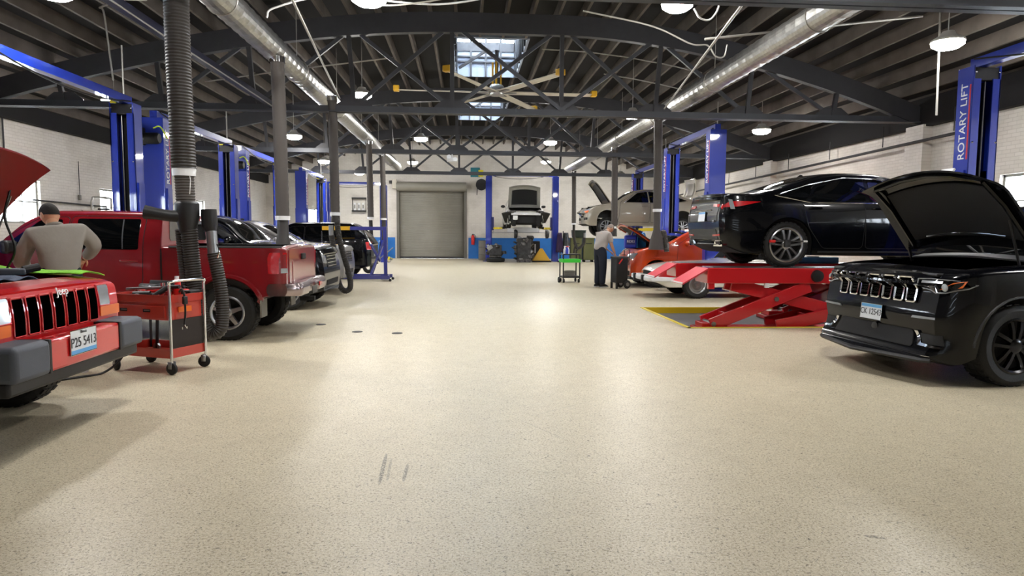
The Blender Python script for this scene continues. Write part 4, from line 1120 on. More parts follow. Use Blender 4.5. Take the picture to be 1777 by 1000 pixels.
for o in [o for o in kids(c.root) if o.name.startswith('hood')]: o.data.materials[0] = M['dark_orange_paint']
engine_bay(c, .28, 1.0, .64, .6, .98, 11)

# red and white classic roadster
c = Car('roadster', 'classic white and red roadster with steel wheels behind the alignment rack', 'car', (4.02, 14.7, 0), PI, 4.15,
    [(0, .56), (.05, .62), (.3, .70), (1.0, .77), (1.6, .80), (1.7, .82), (1.75, .83), (2.0, .84), (2.9, .84), (3.0, .84), (3.9, .8), (4.15, .66)],
    [(0, .66), (.15, .73), (.6, .77), (3.6, .77), (4.0, .73), (4.15, .66)], [(.2, .93), (.45, 1), (.6, 1), (.84, .93)], [(0, .34), (.3, .24), (3.7, .26), (4.15, .38)],
    [(.98, .355, .30), (3.3, .355, .30)], 'white_paint', nose=[(.2, .1), (.45, 0), (.7, .08)], ncurve=.1, tcurve=.06, r=[(0, .06), (9, .09)], crown=.03, cut=(1.95, 2.9, .86))
for v in 'LR':
    c.patch('side_band', 'rack_red', [(.05, .47), (.72, .47), (1.3, .47), (2.95, .47), (3.1, .47), (3.9, .47), (3.9, .66), (.06, .62)], v, off=.005)
    c.ribbon('belt_trim', 'chrome', [(.08, .635), (3.9, .675)], v, .014, .008)
    c.patch('side_marker', 'amber_lens', [(.16, .42), (.30, .42), (.30, .455), (.16, .455)], v, off=.012)
    door(c, v, [(1.75, .3), (2.85, .3), (2.9, .74), (1.7, .74)])
m = MB(); m.box((.06, 0, .425), (.12, 1.42, .1)); 
for s in (-1, 1): m.box((-.2, s*.735, .425), (.5, .06, .1))
bp = m.build('bumper', 'white_plastic', c.root, bevel=.02)
for s in (-1, 1): MB().box((.13, s*.34, .42), (.06, .1, .16)).build('bumper_guard', 'black_plastic', bp, bevel=.015)
for s in (-1, 1): c.patch('turn_signal', 'amber_lens', [(s*.52, .49), (s*.66, .49), (s*.66, .54), (s*.52, .54)], 'F', off=.01)
c.patch('grille', 'dark_under', [(-.45, .48), (.45, .48), (.45, .56), (-.45, .56)], 'F', off=.008)
m = MB(); m.bb(-2.88, -1.97, -.6, .6, .42, .45); m.bb(-2.9, -2.86, -.62, .62, .42, .8)
m.build('cabin_floor', 'black_plastic', c.root)
for s in (-1, 1):
    m = MB(); m.box((-2.5, s*.3, .52), (.44, .42, .14)); m.box((-2.76, s*.3, .76), (.14, .42, .46), Matrix.Rotation(.2, 3, 'Y')); m.build('seat', 'black_plastic', c.root, bevel=.04)
m = MB(); m.tube([(-1.85, -.62, .84), (-2.12, -.56, 1.16), (-2.12, .56, 1.16), (-1.85, .62, .84)], .018, 8); ws = m.build('windshield_frame', 'black_plastic', c.root)
MB().add([(-1.86, -.6, .86), (-2.1, -.55, 1.14), (-2.1, .55, 1.14), (-1.86, .6, .86)], [(0, 1, 2, 3)]).build('windshield', 'car_glass', ws, solid=.006)
m = MB(); m.grid(lambda u, v: V((-2.82-.42*u, (v-.5)*1.2, .86+.16*math.sin(PI*u)*(1-(2*v-1)**4))), 8, 10); m.build('folded_top', 'black_plastic', c.root, solid=.02)
c.wheels(.30, .19, .98, 3.3, 'steel', rim='alloy', cov=.62)

# white sedan at the back with its front end stripped
WZ = 1.62
c = sedan('sedan', 'white sedan on the rear lift with its bumper removed and hood open, facing the aisle', (2.78, 30.75, WZ), -PI/2, 'white_paint', 4.6,
    [(0, .74), (.06, .80), (.2, .84), (.6, .92), (1.1, 1.0), (1.2, 1.02), (1.95, 1.38), (2.3, 1.46), (2.8, 1.46), (3.3, 1.36), (3.9, 1.14), (4.4, 1.08), (4.6, .98)],
    (.9, 3.5), .32, 1.46, 0, None, belt=.98, cut=(.02, 1.1, .93), plan=[(0, .78), (.2, .86), (.6, .9), (3.6, .9), (4.2, .86), (4.6, .7)], ncurve=.06)
c.patch('radiator_frame', 'dark_under', [(-.80, .24), (.80, .24), (.84, .80), (-.84, .80)], 'F', off=.012)
for s in (1, -1):
    m = MB(); m.grid(lambda u, v: V((.03-.4*v, s*(.52+.62*u*(1-.3*v)), .78-.10*u*u-.66*v*(1-.35*u))), 8, 6); m.build('fender_liner', 'black_plastic', c.root, solid=.012)
    MB().box((.02, s*.56, .34), (.14, .18, .5)).build('frame_rail', 'dark_under', c.root, bevel=.02)
    MB().ball((.02, s*.62, .76), (.08, .16, .08)).build('headlight', 'engine_metal', c.root)
    h, n, d = c.ray('L' if s > 0 else 'R', 1.5, 1.0); MB().ball(h+V((.0, s*.13, .05)), (.06, .11, .07)).build('side_mirror', 'black_plastic', c.root)
MB().grid(lambda u, v: V((.12-.1*(2*u-1)**2, (u-.5)*1.36, .60+.12*v)), 12, 2).build('crash_bar', 'white_plastic', c.root, solid=.04)
MB().box((.1, -.5, .48), (.08, .22, .2)).build('washer_tank', 'white_plastic', c.root, bevel=.03)
for v in 'LR': door(c, v, [(1.35, .3), (2.45, .3), (2.44, 1.4), (2.0, 1.34), (1.42, 1.0)], [(1.6, 1.0), (2.42, .99), (2.4, 1.38), (2.05, 1.33)])
c.patch('windshield', 'car_glass', [(1.25, -.68), (1.92, -.56), (1.92, .56), (1.25, .68)], 'T', rnd=.05)
hood(c.root, .0, 1.12, .74, .78, math.radians(72), .98, 'pale_grey_paint', 'dark_under', crown=.06)
engine_bay(c, .22, 1.1, .66, .5, .9, 13)
# ------------------------------------------------------------------ two post lifts
def ribbed(m, pts, r, n=14, amp=.008, pitch=.03, r2=None):
    P = [V(p) for p in pts]; out = []; rs = []; acc = 0; tot = sum((b-a).length for a, b in zip(P, P[1:]))
    k = max(2, int(tot/pitch*2)); seg = 0; d0 = 0; i = 0
    cum = [0]
    for a, b in zip(P, P[1:]): cum.append(cum[-1]+(b-a).length)
    for q in range(k+1):
        d = tot*q/k
        while i < len(P)-2 and cum[i+1] < d: i += 1
        t = (d-cum[i])/max(1e-6, cum[i+1]-cum[i]); out.append(P[i].lerp(P[i+1], t))
        rr = r if r2 is None else r+(r2-r)*q/k
        rs.append(rr+(amp if q % 2 else -amp))
    m.tube(out, rs, n); return m
def make_post(root, sy, D, Hl, far=False):
    w, d, t = .40, .30, .02
    y0 = sy*D          # centre of the post; open side faces the middle of the lift
    m = MB()
    yo = y0+sy*d/2; yi = y0-sy*d/2
    m.bb(-w/2, w/2, yo-sy*t, yo, 0, Hl)
    for s in (-1, 1):
        m.bb(s*w/2, s*(w/2-t), yi, yo, 0, Hl); m.bb(s*w/2, s*(w/2-.115), yi, yi+sy*t, 0, Hl-.18)
        m.bb(s*(w/2+.03), s*(w/2-t), yi+sy*.05, yo-sy*.05, 0, Hl*.62)
    p = m.build('post', 'blue_enamel', root, smooth=False, bevel=.004)
    MB().bb(-w/2+.02, w/2-.02, yi+sy*.02, yi+sy*.10, Hl-.2, Hl-.02).build('top_pulley_cover', 'black_plastic', p, bevel=.01)
    m = MB()
    for x in (-.04, .05): m.cyl((x, yi+sy*.09, .1), (x, yi+sy*.09, Hl-.2), .012, 8)
    m.build('lift_cable', 'steel', p)
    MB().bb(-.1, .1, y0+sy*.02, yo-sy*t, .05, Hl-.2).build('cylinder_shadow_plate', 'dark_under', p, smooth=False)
    MB().bb(-w/2-.14, w/2+.14, y0+sy*.08-.2, y0+sy*.08+.2, 0, .02).build('base_plate', 'blue_enamel', p, bevel=.004)
    for z in (Hl-.09, Hl*.72):
        for x in (-.17, .17): MB().ball((x, yi-sy*.003, z), .015, 8, 6).build('bolt', 'chrome', p)
    if sy > 0 and not far: return p
    t_ = text('lettering', 'ROTARY LIFT', .17, basis((w/2+.002, y0+sy*.0, Hl-.75), (0, 0, 1), (0, -1, 0)), 'white_letter', p, .003, 1.05)
    MB().bb(w/2, w/2+.004, y0+.09, y0+.115, Hl-1.28, Hl-.25).build('logo_bar', 'red_letter', p, smooth=False)
    return p
def make_lift(label, loc, rz=0, D=1.9, Hl=3.75, zc=.2, arms=True, swing=.5, unit=True, conduit=True, arm_y='blue_enamel', group='two post lifts', reach=1.05, both=False):
    r = thing('two_post_lift', label, 'car lift', loc, rz, group)
    for sy in (-1, 1):
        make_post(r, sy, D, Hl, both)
        yi = sy*(D-.15)
        cg = MB().bb(-.13, .13, yi-sy*(.10 if arms else .01), yi+sy*.12, zc-.1, zc+.55).build('carriage', 'navy_enamel', r, bevel=.01)
        if arms:
            for sx in (-1, 1):
                a = V((sx*.12, yi-sy*.12, zc)); b = V((sx*reach, yi-sy*(.3+swing*.3), zc))
                am = MB().bar(a, a.lerp(b, .62), .11, .10, (0, 0, 1)).build('arm', arm_y, r, smooth=False, bevel=.006)
                MB().bar(a.lerp(b, .45), b, .08, .07, (0, 0, 1)).build('arm_extension', arm_y, am, smooth=False, bevel=.005)
                MB().lathe([(.06, -.03), (.06, .05), (.07, .06), (.07, .075), (0, .075)], 16, Matrix.Translation(b), cap=False).build('lift_pad', 'rubber', am)
    ob = MB().bb(-.07, .07, -D-.1, D+.1, Hl, Hl+.14).build('overhead_beam', 'blue_enamel', r, smooth=False, bevel=.006)
    MB().bb(-.075, -.07, -D*.8, D*.8, Hl+.015, Hl+.045).build('shutoff_bar', 'steel', ob)
    MB().tube(bez([(.09, -D, Hl+.12), (.1, -D*.3, Hl-.08), (.1, D*.4, Hl-.1), (.09, D, Hl+.05)], 8), .012, 6).build('hydraulic_hose', 'black_plastic', ob)
    MB().bb(-.17, -.07, D-.17, D-.16, Hl-.02, Hl+.06).build('warning_tag', 'yellow_tag', r, smooth=False)
    if unit:
        m = MB(); yq = -D-.15
        m.lathe([(.0, 0), (.1, 0), (.11, .02), (.11, .3), (.09, .34), (0, .34)], 18, basis((-.16, yq-.12, Hl-.42), (0, 1, 0), (0, 0, 1), (1, 0, 0)), cap=False)
        m.lathe([(0, 0), (.17, 0), (.17, .12), (0, .12)], 20, basis((-.26, yq-.05, Hl-.38), (0, 1, 0), (0, 0, 1), (1, 0, 0)), cap=False)
        pu = m.build('hose_reel', 'black_plastic', r)
        MB().tube(bez([(.06, yq-.1, Hl-.22), (.2, yq-.12, Hl-.2), (.3, yq-.05, Hl-.42)], 8), .014, 6).build('air_hose', 'gauge_green', pu)
        MB().box((-.02, yq-.02, 1.5), (.26, .16, .5)).build('power_unit', 'black_plastic', r, bevel=.02)
    if conduit:
        MB().tube([(-.02, D, Hl+.14), (-.02, D, 4.6)], .016, 8).build('power_conduit', 'conduit', r)
    return r
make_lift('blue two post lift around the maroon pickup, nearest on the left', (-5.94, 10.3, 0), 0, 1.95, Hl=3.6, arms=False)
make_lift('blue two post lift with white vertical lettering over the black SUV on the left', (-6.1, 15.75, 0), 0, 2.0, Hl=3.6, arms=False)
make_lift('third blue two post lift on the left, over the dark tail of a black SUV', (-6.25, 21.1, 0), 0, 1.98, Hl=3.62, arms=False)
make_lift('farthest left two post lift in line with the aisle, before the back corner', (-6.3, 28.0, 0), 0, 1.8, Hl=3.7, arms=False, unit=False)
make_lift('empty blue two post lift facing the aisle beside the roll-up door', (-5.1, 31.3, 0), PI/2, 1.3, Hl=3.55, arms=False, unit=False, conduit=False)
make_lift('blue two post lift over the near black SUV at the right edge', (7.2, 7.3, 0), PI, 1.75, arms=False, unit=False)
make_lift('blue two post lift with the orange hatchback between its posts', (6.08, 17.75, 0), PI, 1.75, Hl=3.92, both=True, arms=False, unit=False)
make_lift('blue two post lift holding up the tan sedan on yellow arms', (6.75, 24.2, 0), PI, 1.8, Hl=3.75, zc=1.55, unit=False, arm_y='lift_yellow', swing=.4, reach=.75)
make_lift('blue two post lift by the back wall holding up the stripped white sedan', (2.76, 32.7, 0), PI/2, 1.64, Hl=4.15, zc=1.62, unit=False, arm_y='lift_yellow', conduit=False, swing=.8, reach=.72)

# ------------------------------------------------------------------ spiral ducts
for X, lb in ((-3.25, 'long silver spiral duct running down the left side of the roof'), (5.0, 'long silver spiral duct running down the right side of the roof')):
    r = thing('spiral_duct', lb, 'duct', (X, 0, 4.48), 0, 'spiral ducts')
    m = MB(); n = 380; pts = []; rs = []
    ya, yb = -4.6, 33.0
    for k in range(n+1):
        pts.append((0, ya+(yb-ya)*k/n, 0)); rs.append(.203+(.008 if k % 3 == 0 else 0))
    m.tube(pts, rs, 24); m.build('duct_pipe', 'galv', r, angle=8)
    for y in range(-3, 33, 4):
        sm = MB(); sm.tube([(.216*math.cos(q), y+.35, .216*math.sin(q)) for q in [2*PI*j/24 for j in range(24)]], .008, 6, closed=True); sm.tube([(0, y+.35, .2), (0, y+.35, zt(X)+.1-4.48+.15)], .006, 6)
        sm.build('hanger_strap', 'conduit', r)

# ------------------------------------------------------------------ exhaust extraction hoses
def drop_hose(label, x, y, zr, r=.105, loop=None, boot=None, ribs=False, low='hose'):
    h = thing('hanging_exhaust_hose', label, 'exhaust hose', (x, y, 0), 0, 'exhaust hoses hanging from the ducts')
    zt_ = 4.27
    MB().lathe([(r+.015, zt_-.06), (r+.015, zt_+.04), (r+.03, zt_+.04)], 18, cap=False).build('collar', 'chrome', h)
    m = MB(); ribbed(m, [(0, 0, zt_), (.02, 0, (zt_+zr)/2), (.03, 0, zr)], r, 16, .006 if ribs else .002, .045 if ribs else .12)
    m.build('upper_hose', 'hose' if ribs else 'hose_fabric', h, angle=50)
    MB().lathe([(r+.008, zr-.05), (r+.012, zr+.02), (r+.0, zr+.02)], 18, Matrix.Translation((.03, 0, 0)), cap=False).build('clamp_ring', 'white_plastic', h)
    if boot:
        zb, rb = boot
        m = MB(); m.lathe([(r*.8, zr-.05), (r*.85, (zr+zb)/2), (rb*.8, zb+.25), (rb, zb), (rb-.03, zb)], 18, Matrix.Translation((.03, 0, 0)), cap=False)
        m.build('boot', low, h)
    if loop:
        for k, lp in enumerate(loop):
            m = MB(); ribbed(m, bez([V(p) for p in lp], 10), r*.62, 12, .005, .03); m.build('lower_hose', low, h, angle=50)
            e = V(lp[-1]); 
            MB().tube([e, e+V((0, 0, .22))], [r*.55, r*.62], 12).build('nozzle', 'steel', h)
    return h
# nearest, with ribbed sleeve and Y branch
x0, y0 = -3.12, 7.62
h = thing('hanging_exhaust_hose', 'thick ribbed exhaust hose with a Y branch hanging beside the red tool cart', 'exhaust hose', (x0, y0, 0), 0, 'exhaust hoses hanging from the ducts')
MB().lathe([(.14, 4.2), (.14, 4.3), (.16, 4.3)], 18, cap=False).build('collar', 'chrome', h)
m = MB(); ribbed(m, [(0, 0, 4.28), (.0, 0, 3.2), (.02, 0, 2.08)], .126, 20, .005, .034); m.build('upper_hose', 'hose', h, angle=50)
MB().lathe([(.118, 2.0), (.124, 2.09), (.1, 2.09)], 20, Matrix.Translation((.02, 0, 0)), cap=False).build('clamp_ring', 'white_plastic', h)
m = MB(); ribbed(m, [(.02, 0, 2.04), (.03, 0, 1.64)], .098, 18, .004, .03); m.build('sleeve', 'hose_fabric', h, angle=50)
MB().tube([(.1, -.06, 2.03), (.115, -.07, 1.95), (.105, -.08, 1.8)], .005, 6).build('pull_cord', 'white_plastic', h)
m = MB(); m.lathe([(.11, 1.72), (.128, 1.70), (.125, 1.55), (.10, 1.45), (.085, 1.38)], 20, Matrix.Translation((.04, 0, 0)), cap=False); m.build('branch_boot', 'black_plastic', h)
m = MB(); m.tube([(.02, -.02, 1.56), (-.1, -.1, 1.56), (-.22, -.14, 1.58), (-.34, -.16, 1.60)], [.07, .062, .062, .075], 16); m.build('side_nozzle', 'black_plastic', h)
m = MB(); ribbed(m, bez([(.05, 0, 1.42), (.07, .02, 1.0), (.11, .02, .6), (.17, .0, .36)], 10), .085, 16, .006, .028); m.build('lower_hose', 'hose', h, angle=50)
m = MB(); ribbed(m, bez([(-.05, .04, 1.42), (-.03, .05, 1.0), (.0, .06, .7), (.08, .08, .4)], 10), .06, 14, .005, .028); m.build('lower_hose', 'hose', h, angle=50)
m = MB(); ribbed(m, bez([(.17, .0, .36), (.25, .02, .24), (.36, .04, .32), (.36, .06, .7), (.29, .06, 1.15)], 10), .07, 14, .005, .028); m.build('lower_hose', 'hose', h, angle=50)
q = MB().tube([(.285, .06, 1.14), (.27, .06, 1.40)], [.058, .058], 14).build('nozzle', 'steel', h)
m = MB(); m.tube([(.27, .06, 1.40), (.255, .06, 1.46), (.25, .06, 1.64)], [.06, .085, .082], 14); m.build('nozzle_mouth', 'black_plastic', q)
MB().tube(bez([(.35, .0, 1.25), (.38, -.02, 1.18), (.36, -.02, 1.1)], 6), .008, 6).build('clip', 'chrome', q)
drop_hose('grey exhaust hose hanging past the black SUV beyond the pickup bed', -3.15, 11.62, 1.64, .112, boot=(1.08, .13))
drop_hose('exhaust hose with two looping black legs beside the blue engine crane', -2.88, 14.82, 1.8, .1, loop=[[(.06, 0, 1.9), (.1, 0, 1.3), (.3, 0, .5), (.33, 0, .18), (.2, 0, .1), (.08, 0, .3), (.0, 0, .9), (-.06, 0, 1.32)]], boot=(1.6, .10))
drop_hose('exhaust hose hanging just behind the boom of the engine crane', -3.12, 21.95, 1.86, .1, loop=[[(.03, 0, 1.78), (.05, 0, 1.0), (.05, 0, .3), (.0, 0, .12), (-.18, 0, .2), (-.28, 0, .8), (-.3, 0, 1.3)]])
drop_hose('exhaust hose hanging at the mast of the engine crane, last on the left', -3.12, 25.4, 1.9, .1, boot=(1.1, .09))
drop_hose('exhaust hose with wide grey boot hanging beside the orange hatchback', 4.78, 16.5, 2.0, .105, boot=(1.0, .2), loop=[[(.1, 0, 1.1), (.2, 0, 1.45), (.28, 0, 1.1), (.3, 0, .95)]], low='hose_fabric')
drop_hose('exhaust hose hanging behind the bending mechanic', 5.02, 22.4, 1.62, .105, boot=(1.3, .1))
drop_hose('exhaust hose hanging above the green topped bins, last on the right', 5.0, 30.8, 1.85, .1, loop=[[(.03, 0, 1.8), (.05, 0, 1.2), (.2, 0, .7), (.5, 0, .9), (.55, 0, 1.2)]])

# ------------------------------------------------------------------ big ceiling fan
f = thing('ceiling_fan', 'large six blade ceiling fan with yellow blade tips under the skylight', 'fan', (.84, 18.6, 5.22))
MB().lathe([(0, .22), (.17, .22), (.22, .15), (.24, .06), (.2, -.05), (0, -.06)], 24, cap=False).build('motor', 'galv', f)
MB().cyl((0, 0, .2), (0, 0, .95), .05, 12).build('downrod', 'iron', f)
for k in range(3):
    a = 2*PI*k/3+.4; MB().bar((.13*math.cos(a), .13*math.sin(a), .2), (.13*math.cos(a), .13*math.sin(a), .85), .05, .03).build('mount_bracket', 'safety_yellow', f)
for k in range(6):
    a = math.radians(2+60*k); R_ = Matrix.Rotation(a, 3, 'Z')
    m = MB(); n = 10
    def bl(u, v): 
        x = .2+2.45*u; y = (v-.5)*(.25-.06*u); return R_ @ V((x, y, .02+.012*math.cos((v-.5)*PI)-.03*(v-.5)))
    m.grid(bl, n, 6)
    b = m.build('blade', 'pale_blade', f, solid=.02)
    MB().box(R_ @ V((2.72, 0, .06)), (.16, .2, .15), R_).build('blade_tip', 'safety_yellow', b, bevel=.02)
    MB().bar(R_ @ V((.1, 0, .0)), R_ @ V((.55, 0, .02)), .12, .03).build('blade_bracket', 'steel', b)
MB().tube([(0, 0, .9), (0, 0, 1.15)], .06, 10).build('ceiling_mount', 'iron', f)

# ------------------------------------------------------------------ conduits, wires and pipes under the roof
def run(name, label, cat, pts, r, m, n=8, smooth_n=0):
    o = MB().tube(bez(pts, smooth_n) if smooth_n else pts, r, n).build(name, m)
    return tag(o, label, cat)
run('ceiling_conduit', 'thin pipe slanting beside the left silver duct in the nearest bay', 'pipe', [(-2.02, 7.6, 4.2), (-2.68, 14.6, 4.22)], .018, 'conduit')
run('ceiling_conduit', 'thin pipe slanting beside the right silver duct in the nearest bay', 'pipe', [(3.3, 7.6, 4.22), (4.36, 14.6, 4.15)], .018, 'conduit')
run('ceiling_conduit', 'thin conduit crossing the roof right of the ceiling fan', 'pipe', [(x, 16.9, zt(x)+.03) for x in (1.9, 3, 4, 5, 6.0)], .016, 'conduit')
run('ceiling_conduit', 'short thin conduit crossing behind the right duct', 'pipe', [(x, 18.5, zt(x)-.05) for x in (3.8, 4.6, 5.4, 6.0)], .016, 'conduit')
run('ceiling_conduit', 'thin conduit crossing behind the left silver duct', 'pipe', [(-5.6, 15.0, 4.6), (-4.0, 15.0, 4.86), (-1.6, 15.0, 5.2)], .016, 'conduit')
run('ceiling_cable', 'pale cable sagging behind the top middle lamp towards the left', 'cable', [(-2.82, 9.9, 4.42), (-2.7, 9.9, 4.56), (-1.9, 10.0, 4.78), (-.4, 10.1, 4.74), (.9, 10.1, 5.0)], .014, 'white_plastic', 6, 10)
run('ceiling_cable', 'grey cable drooping under the top middle lamp', 'cable', [(-2.2, 9.9, 4.98), (-1.4, 9.9, 4.66), (-.6, 9.9, 4.70), (.6, 9.9, 4.98)], .012, 'conduit', 6, 10)
run('ceiling_cable', 'white cable loop curling beside the lamp near the right duct', 'cable', [(3.5, 10.3, 4.86), (3.6, 10.3, 4.72), (3.75, 10.3, 4.7), (3.86, 10.3, 4.82), (3.9, 10.3, 4.95)], .014, 'white_plastic', 6, 10)
run('ceiling_cable', 'grey cable with a loose loop hanging along the near right truss', 'cable', [(2.0, 11.6, 5.2), (3.2, 11.6, 4.98), (3.9, 11.6, 4.7), (4.2, 11.6, 4.68), (4.35, 11.6, 4.5), (4.5, 11.6, 4.5), (4.55, 11.6, 4.7)], .014, 'conduit', 6, 10)
run('ceiling_conduit', 'pale pipe reaching to the right silver duct at the top', 'pipe', [(3.9, 10.9, 4.58), (7.6, 10.9, 5.05)], .02, 'conduit')
run('ceiling_conduit', 'white vertical pipe rising beside the bright lamp at the right', 'pipe', [(8.02, 11.0, 3.45), (7.98, 11.0, zt(8)+.42)], .018, 'conduit')
run('ceiling_cable', 'white flexible cable bending down to the nearest left lift post', 'cable', [(-6.0, 12.0, 3.95), (-6.05, 11.9, 5.0), (-6.1, 11.9, 5.12), (-5.6, 11.7, 5.2), (-5.3, 11.6, 5.28), (-5.35, 11.6, 5.36), (-5.9, 11.2, 5.3)], .016, 'conduit', 6, 8)
p = run('wall_pipe', 'black pipe with hangers along the top of the right brick wall', 'pipe', [(10.25, 12.5, 3.56), (10.25, 35.5, 3.2)], .035, 'iron')
for k in range(9):
    y = 13.5+k*2.4; z = 3.62-.42*(y-12.5)/23
    MB().tube([(10.25, y, z), (10.25, y, z+.5)], .012, 6).build('pipe_hanger', 'iron', p)
run('wall_pipe', 'thin grey conduit running level along the left brick wall', 'pipe', [(-10.44, 16.9, 2.12), (-10.44, 20.2, 2.08)], .02, 'iron')
run('wall_pipe', 'grey conduit rising up the left brick wall beside a window', 'pipe', [(-10.45, 16.0, 2.62), (-10.45, 16.0, 3.95)], .02, 'iron')
d = thing('pull_cord', 'thin pull cord with a grey box hanging on the left brick wall', 'cord', (-10.45, 18.9, 0))
MB().tube([(0, 0, 2.35), (0, 0, 3.25)], .01, 6).build('cord', 'iron', d)
MB().box((0, 0, 2.28), (.05, .08, .14)).build('switch_box', 'grey_drum', d, bevel=.01)
for (y, lb) in ((19.3, 'bent pale pipe rack standing against the left wall before the first lift'), (24.2, 'bent pale pipe rack standing against the left wall behind the second lift')):
    r = thing('pipe_rack', lb, 'rack', (-10.1, y, 0), 0, 'pipe racks on the left wall')
    MB().tube(bez([(0, -.5, 0), (0, -.5, 1.9), (0, -.46, 2.22), (0, -.3, 2.3), (0, .5, 2.3)], 8), .03, 8).build('frame', 'conduit', r)
    MB().tube([(0, .5, 0), (0, .5, 2.3)], .03, 8).build('frame_post', 'conduit', r)
    m = MB()
    for k in range(5): m.box((.1, -.3+k*.14, 1.75+(k % 3)*.06), (.3, .04, .3), Matrix.Rotation(.3*k, 3, 'X'))
    m.build('wiper_blades', 'engine_black', r)
    MB().bb(-.15, .3, -.5, .5, 1.56, 1.6).build('shelf', 'iron', r)

# ------------------------------------------------------------------ scissor alignment rack
r = thing('alignment_rack', 'red scissor alignment rack under the glossy black sedan', 'lift', (0, 0, 0))
for k, (ya, yb, lbl) in enumerate(((9.70, 10.24, 1), (11.2, 11.74, 0))):
    m = MB(); m.bb(3.62, 8.95, ya, yb, .66, .895)
    rw = m.build('runway', 'rack_red', r, smooth=False, bevel=.012)
    MB().bb(3.72, 8.9, ya+.03, yb-.03, .893, .901).build('deck_plate', 'steel', rw, smooth=False)
    if lbl:
        text('lettering', 'HUNTER', .16, basis((6.0, ya-.001, .775), (1, 0, 0), (0, 0, 1)), 'white_letter', rw, .003, 1.4)
        MB().lathe([(.0, -.03), (.09, -.03), (.09, 0), (0, 0)], 20, basis((5.35, ya, .79), (1, 0, 0), (0, 0, 1)), cap=False)
        q = MB(); q.lathe([(0, 0), (.095, 0), (.085, .05), (0, .06)], 20, basis((5.32, ya, .775), (1, 0, 0), (0, 0, 1), (0, -1, 0)), cap=False); q.build('reel', 'black_plastic', rw)
    hx, hz, lx, lz = 3.62, .885, 3.24, .66
    fl = MB(); fl.bar((hx, (ya+yb)/2, hz), (lx, (ya+yb)/2, lz), yb-ya, .025, None)
    fl = MB(); dx = V((hx-lx, 0, hz-lz)).normalized(); nz = V((-dx.z, 0, dx.x))
    fl.add([V((hx, ya, hz)), V((hx, yb, hz)), V((lx, yb, lz)), V((lx, ya, lz)), V((hx, ya, hz))-nz*.02, V((hx, yb, hz))-nz*.02, V((lx, yb, lz))-nz*.02, V((lx, ya, lz))-nz*.02],
           [(0, 1, 2, 3), (7, 6, 5, 4), (0, 4, 5, 1), (1, 5, 6, 2), (2, 6, 7, 3), (3, 7, 4, 0)])
    fo = fl.build('ramp_flap', 'lit_ramp_rag_red', rw, smooth=False)
    MB().bar(V((lx, ya, lz))+nz*.005, V((lx, yb, lz))+nz*.005, .02, .02).build('flap_edge', 'white_plastic', fo)
    yc = (ya+yb)/2
    MB().box((3.70, yc-.2, .62), (.1, .08, .1)).build('hinge_block', 'rack_red', rw, bevel=.01)
    m = MB(); xb = 3.55 if lbl else 5.3; m.bb(xb, 8.25, yc-.24, yc+.24, -.1, -.03); m.bb(xb+.05, xb+.45, yc-.16, yc+.16, -.03, .05); m.build('base_frame', 'rack_red', r, bevel=.01)
    def arm(a, b, dy, w=.19):
        o = MB()
        for s in (-1, 1): o.bar((a[0], yc+s*dy, a[1]), (b[0], yc+s*dy, b[1]), .05, w, (0, 1, 0)) if False else o.bar((a[0], yc+s*dy, a[1]), (b[0], yc+s*dy, b[1]), w, .05, (0, 1, 0))
        o.bar(((a[0]*.8+b[0]*.2), yc-dy, a[1]*.8+b[1]*.2), ((a[0]*.8+b[0]*.2), yc+dy, a[1]*.8+b[1]*.2), .12, .12)
        return o.build('scissor_arm', 'rack_red', r, bevel=.008)
    if lbl: arm((3.72, .02), (5.25, .62), .20); arm((4.05, .64), (6.55, .02), .13); arm((4.75, .0), (7.6, .6), .20)
    else: arm((5.6, .02), (7.1, .62), .20); arm((5.6, .62), (7.9, .02), .13)
    m = MB()
    for x, z in (((4.72, .42), (3.75, .04), (6.2, .28)) if lbl else ((5.7, .06), (6.5, .38))): m.cyl((x, yc-.25, z), (x, yc+.25, z), .035, 12)
    m.build('pivot_pin', 'steel', r)
    MB().cyl((xb+.4, yc, .10), (xb+1.45, yc, .48), .045, 12).build('hydraulic_cylinder', 'iron', r)
    MB().box((4.55, ya+.02, .63), (.06, .05, .07)).build('stop_bracket', 'white_plastic', rw)

# ------------------------------------------------------------------ blue engine crane
r = thing('engine_crane', 'blue engine crane with orange boom tip standing at the aisle on the left', 'engine crane', (-2.3, 19.3, 0))
m = MB(); m.bb(-.1, .1, -.35, .35, .06, .17)
m.build('base', 'navy_enamel', r, bevel=.006)
for s in (-1, 1):
    lg = MB().bar((.15, s*.33, .12), (-1.55, s*.42, .12), .08, .10, (0, 0, 1)).build('base_leg', 'navy_enamel', r, bevel=.006)
    for x in (.16, -1.5):
        MB().cyl((x, s*.36-.02, .04), (x, s*.36+.02, .04), .04, 14).build('caster', 'rubber', lg)
MB().bar((0, 0, .15), (-.02, 0, 1.55), .10, .10, (0, 1, 0)).build('mast', 'navy_enamel', r, bevel=.006)
for s in (-1, 1): MB().bar((-.42, s*.2, .16), (-.04, s*.03, 1.15), .05, .05, (0, 1, 0)).build('mast_brace', 'navy_enamel', r, bevel=.004)
MB().bar((.02, 0, 1.50), (-1.15, 0, 1.50), .09, .10, (0, 0, 1)).build('boom', 'navy_enamel', r, bevel=.006)
be = MB().bar((-1.0, 0, 1.50), (-1.78, 0, 1.50), .11, .11, (0, 0, 1)).build('boom_extension', 'safety_yellow', r, bevel=.006)
m = MB()
for k in range(9): m.tube([V((-1.8+.014*math.cos(q)*(k % 2), .014*math.cos(q)*(1-k % 2), 1.40-k*.032+.02*math.sin(q))) for q in [2*PI*j/8 for j in range(8)]], .004, 5, closed=True)
m.build('chain', 'chrome', be)
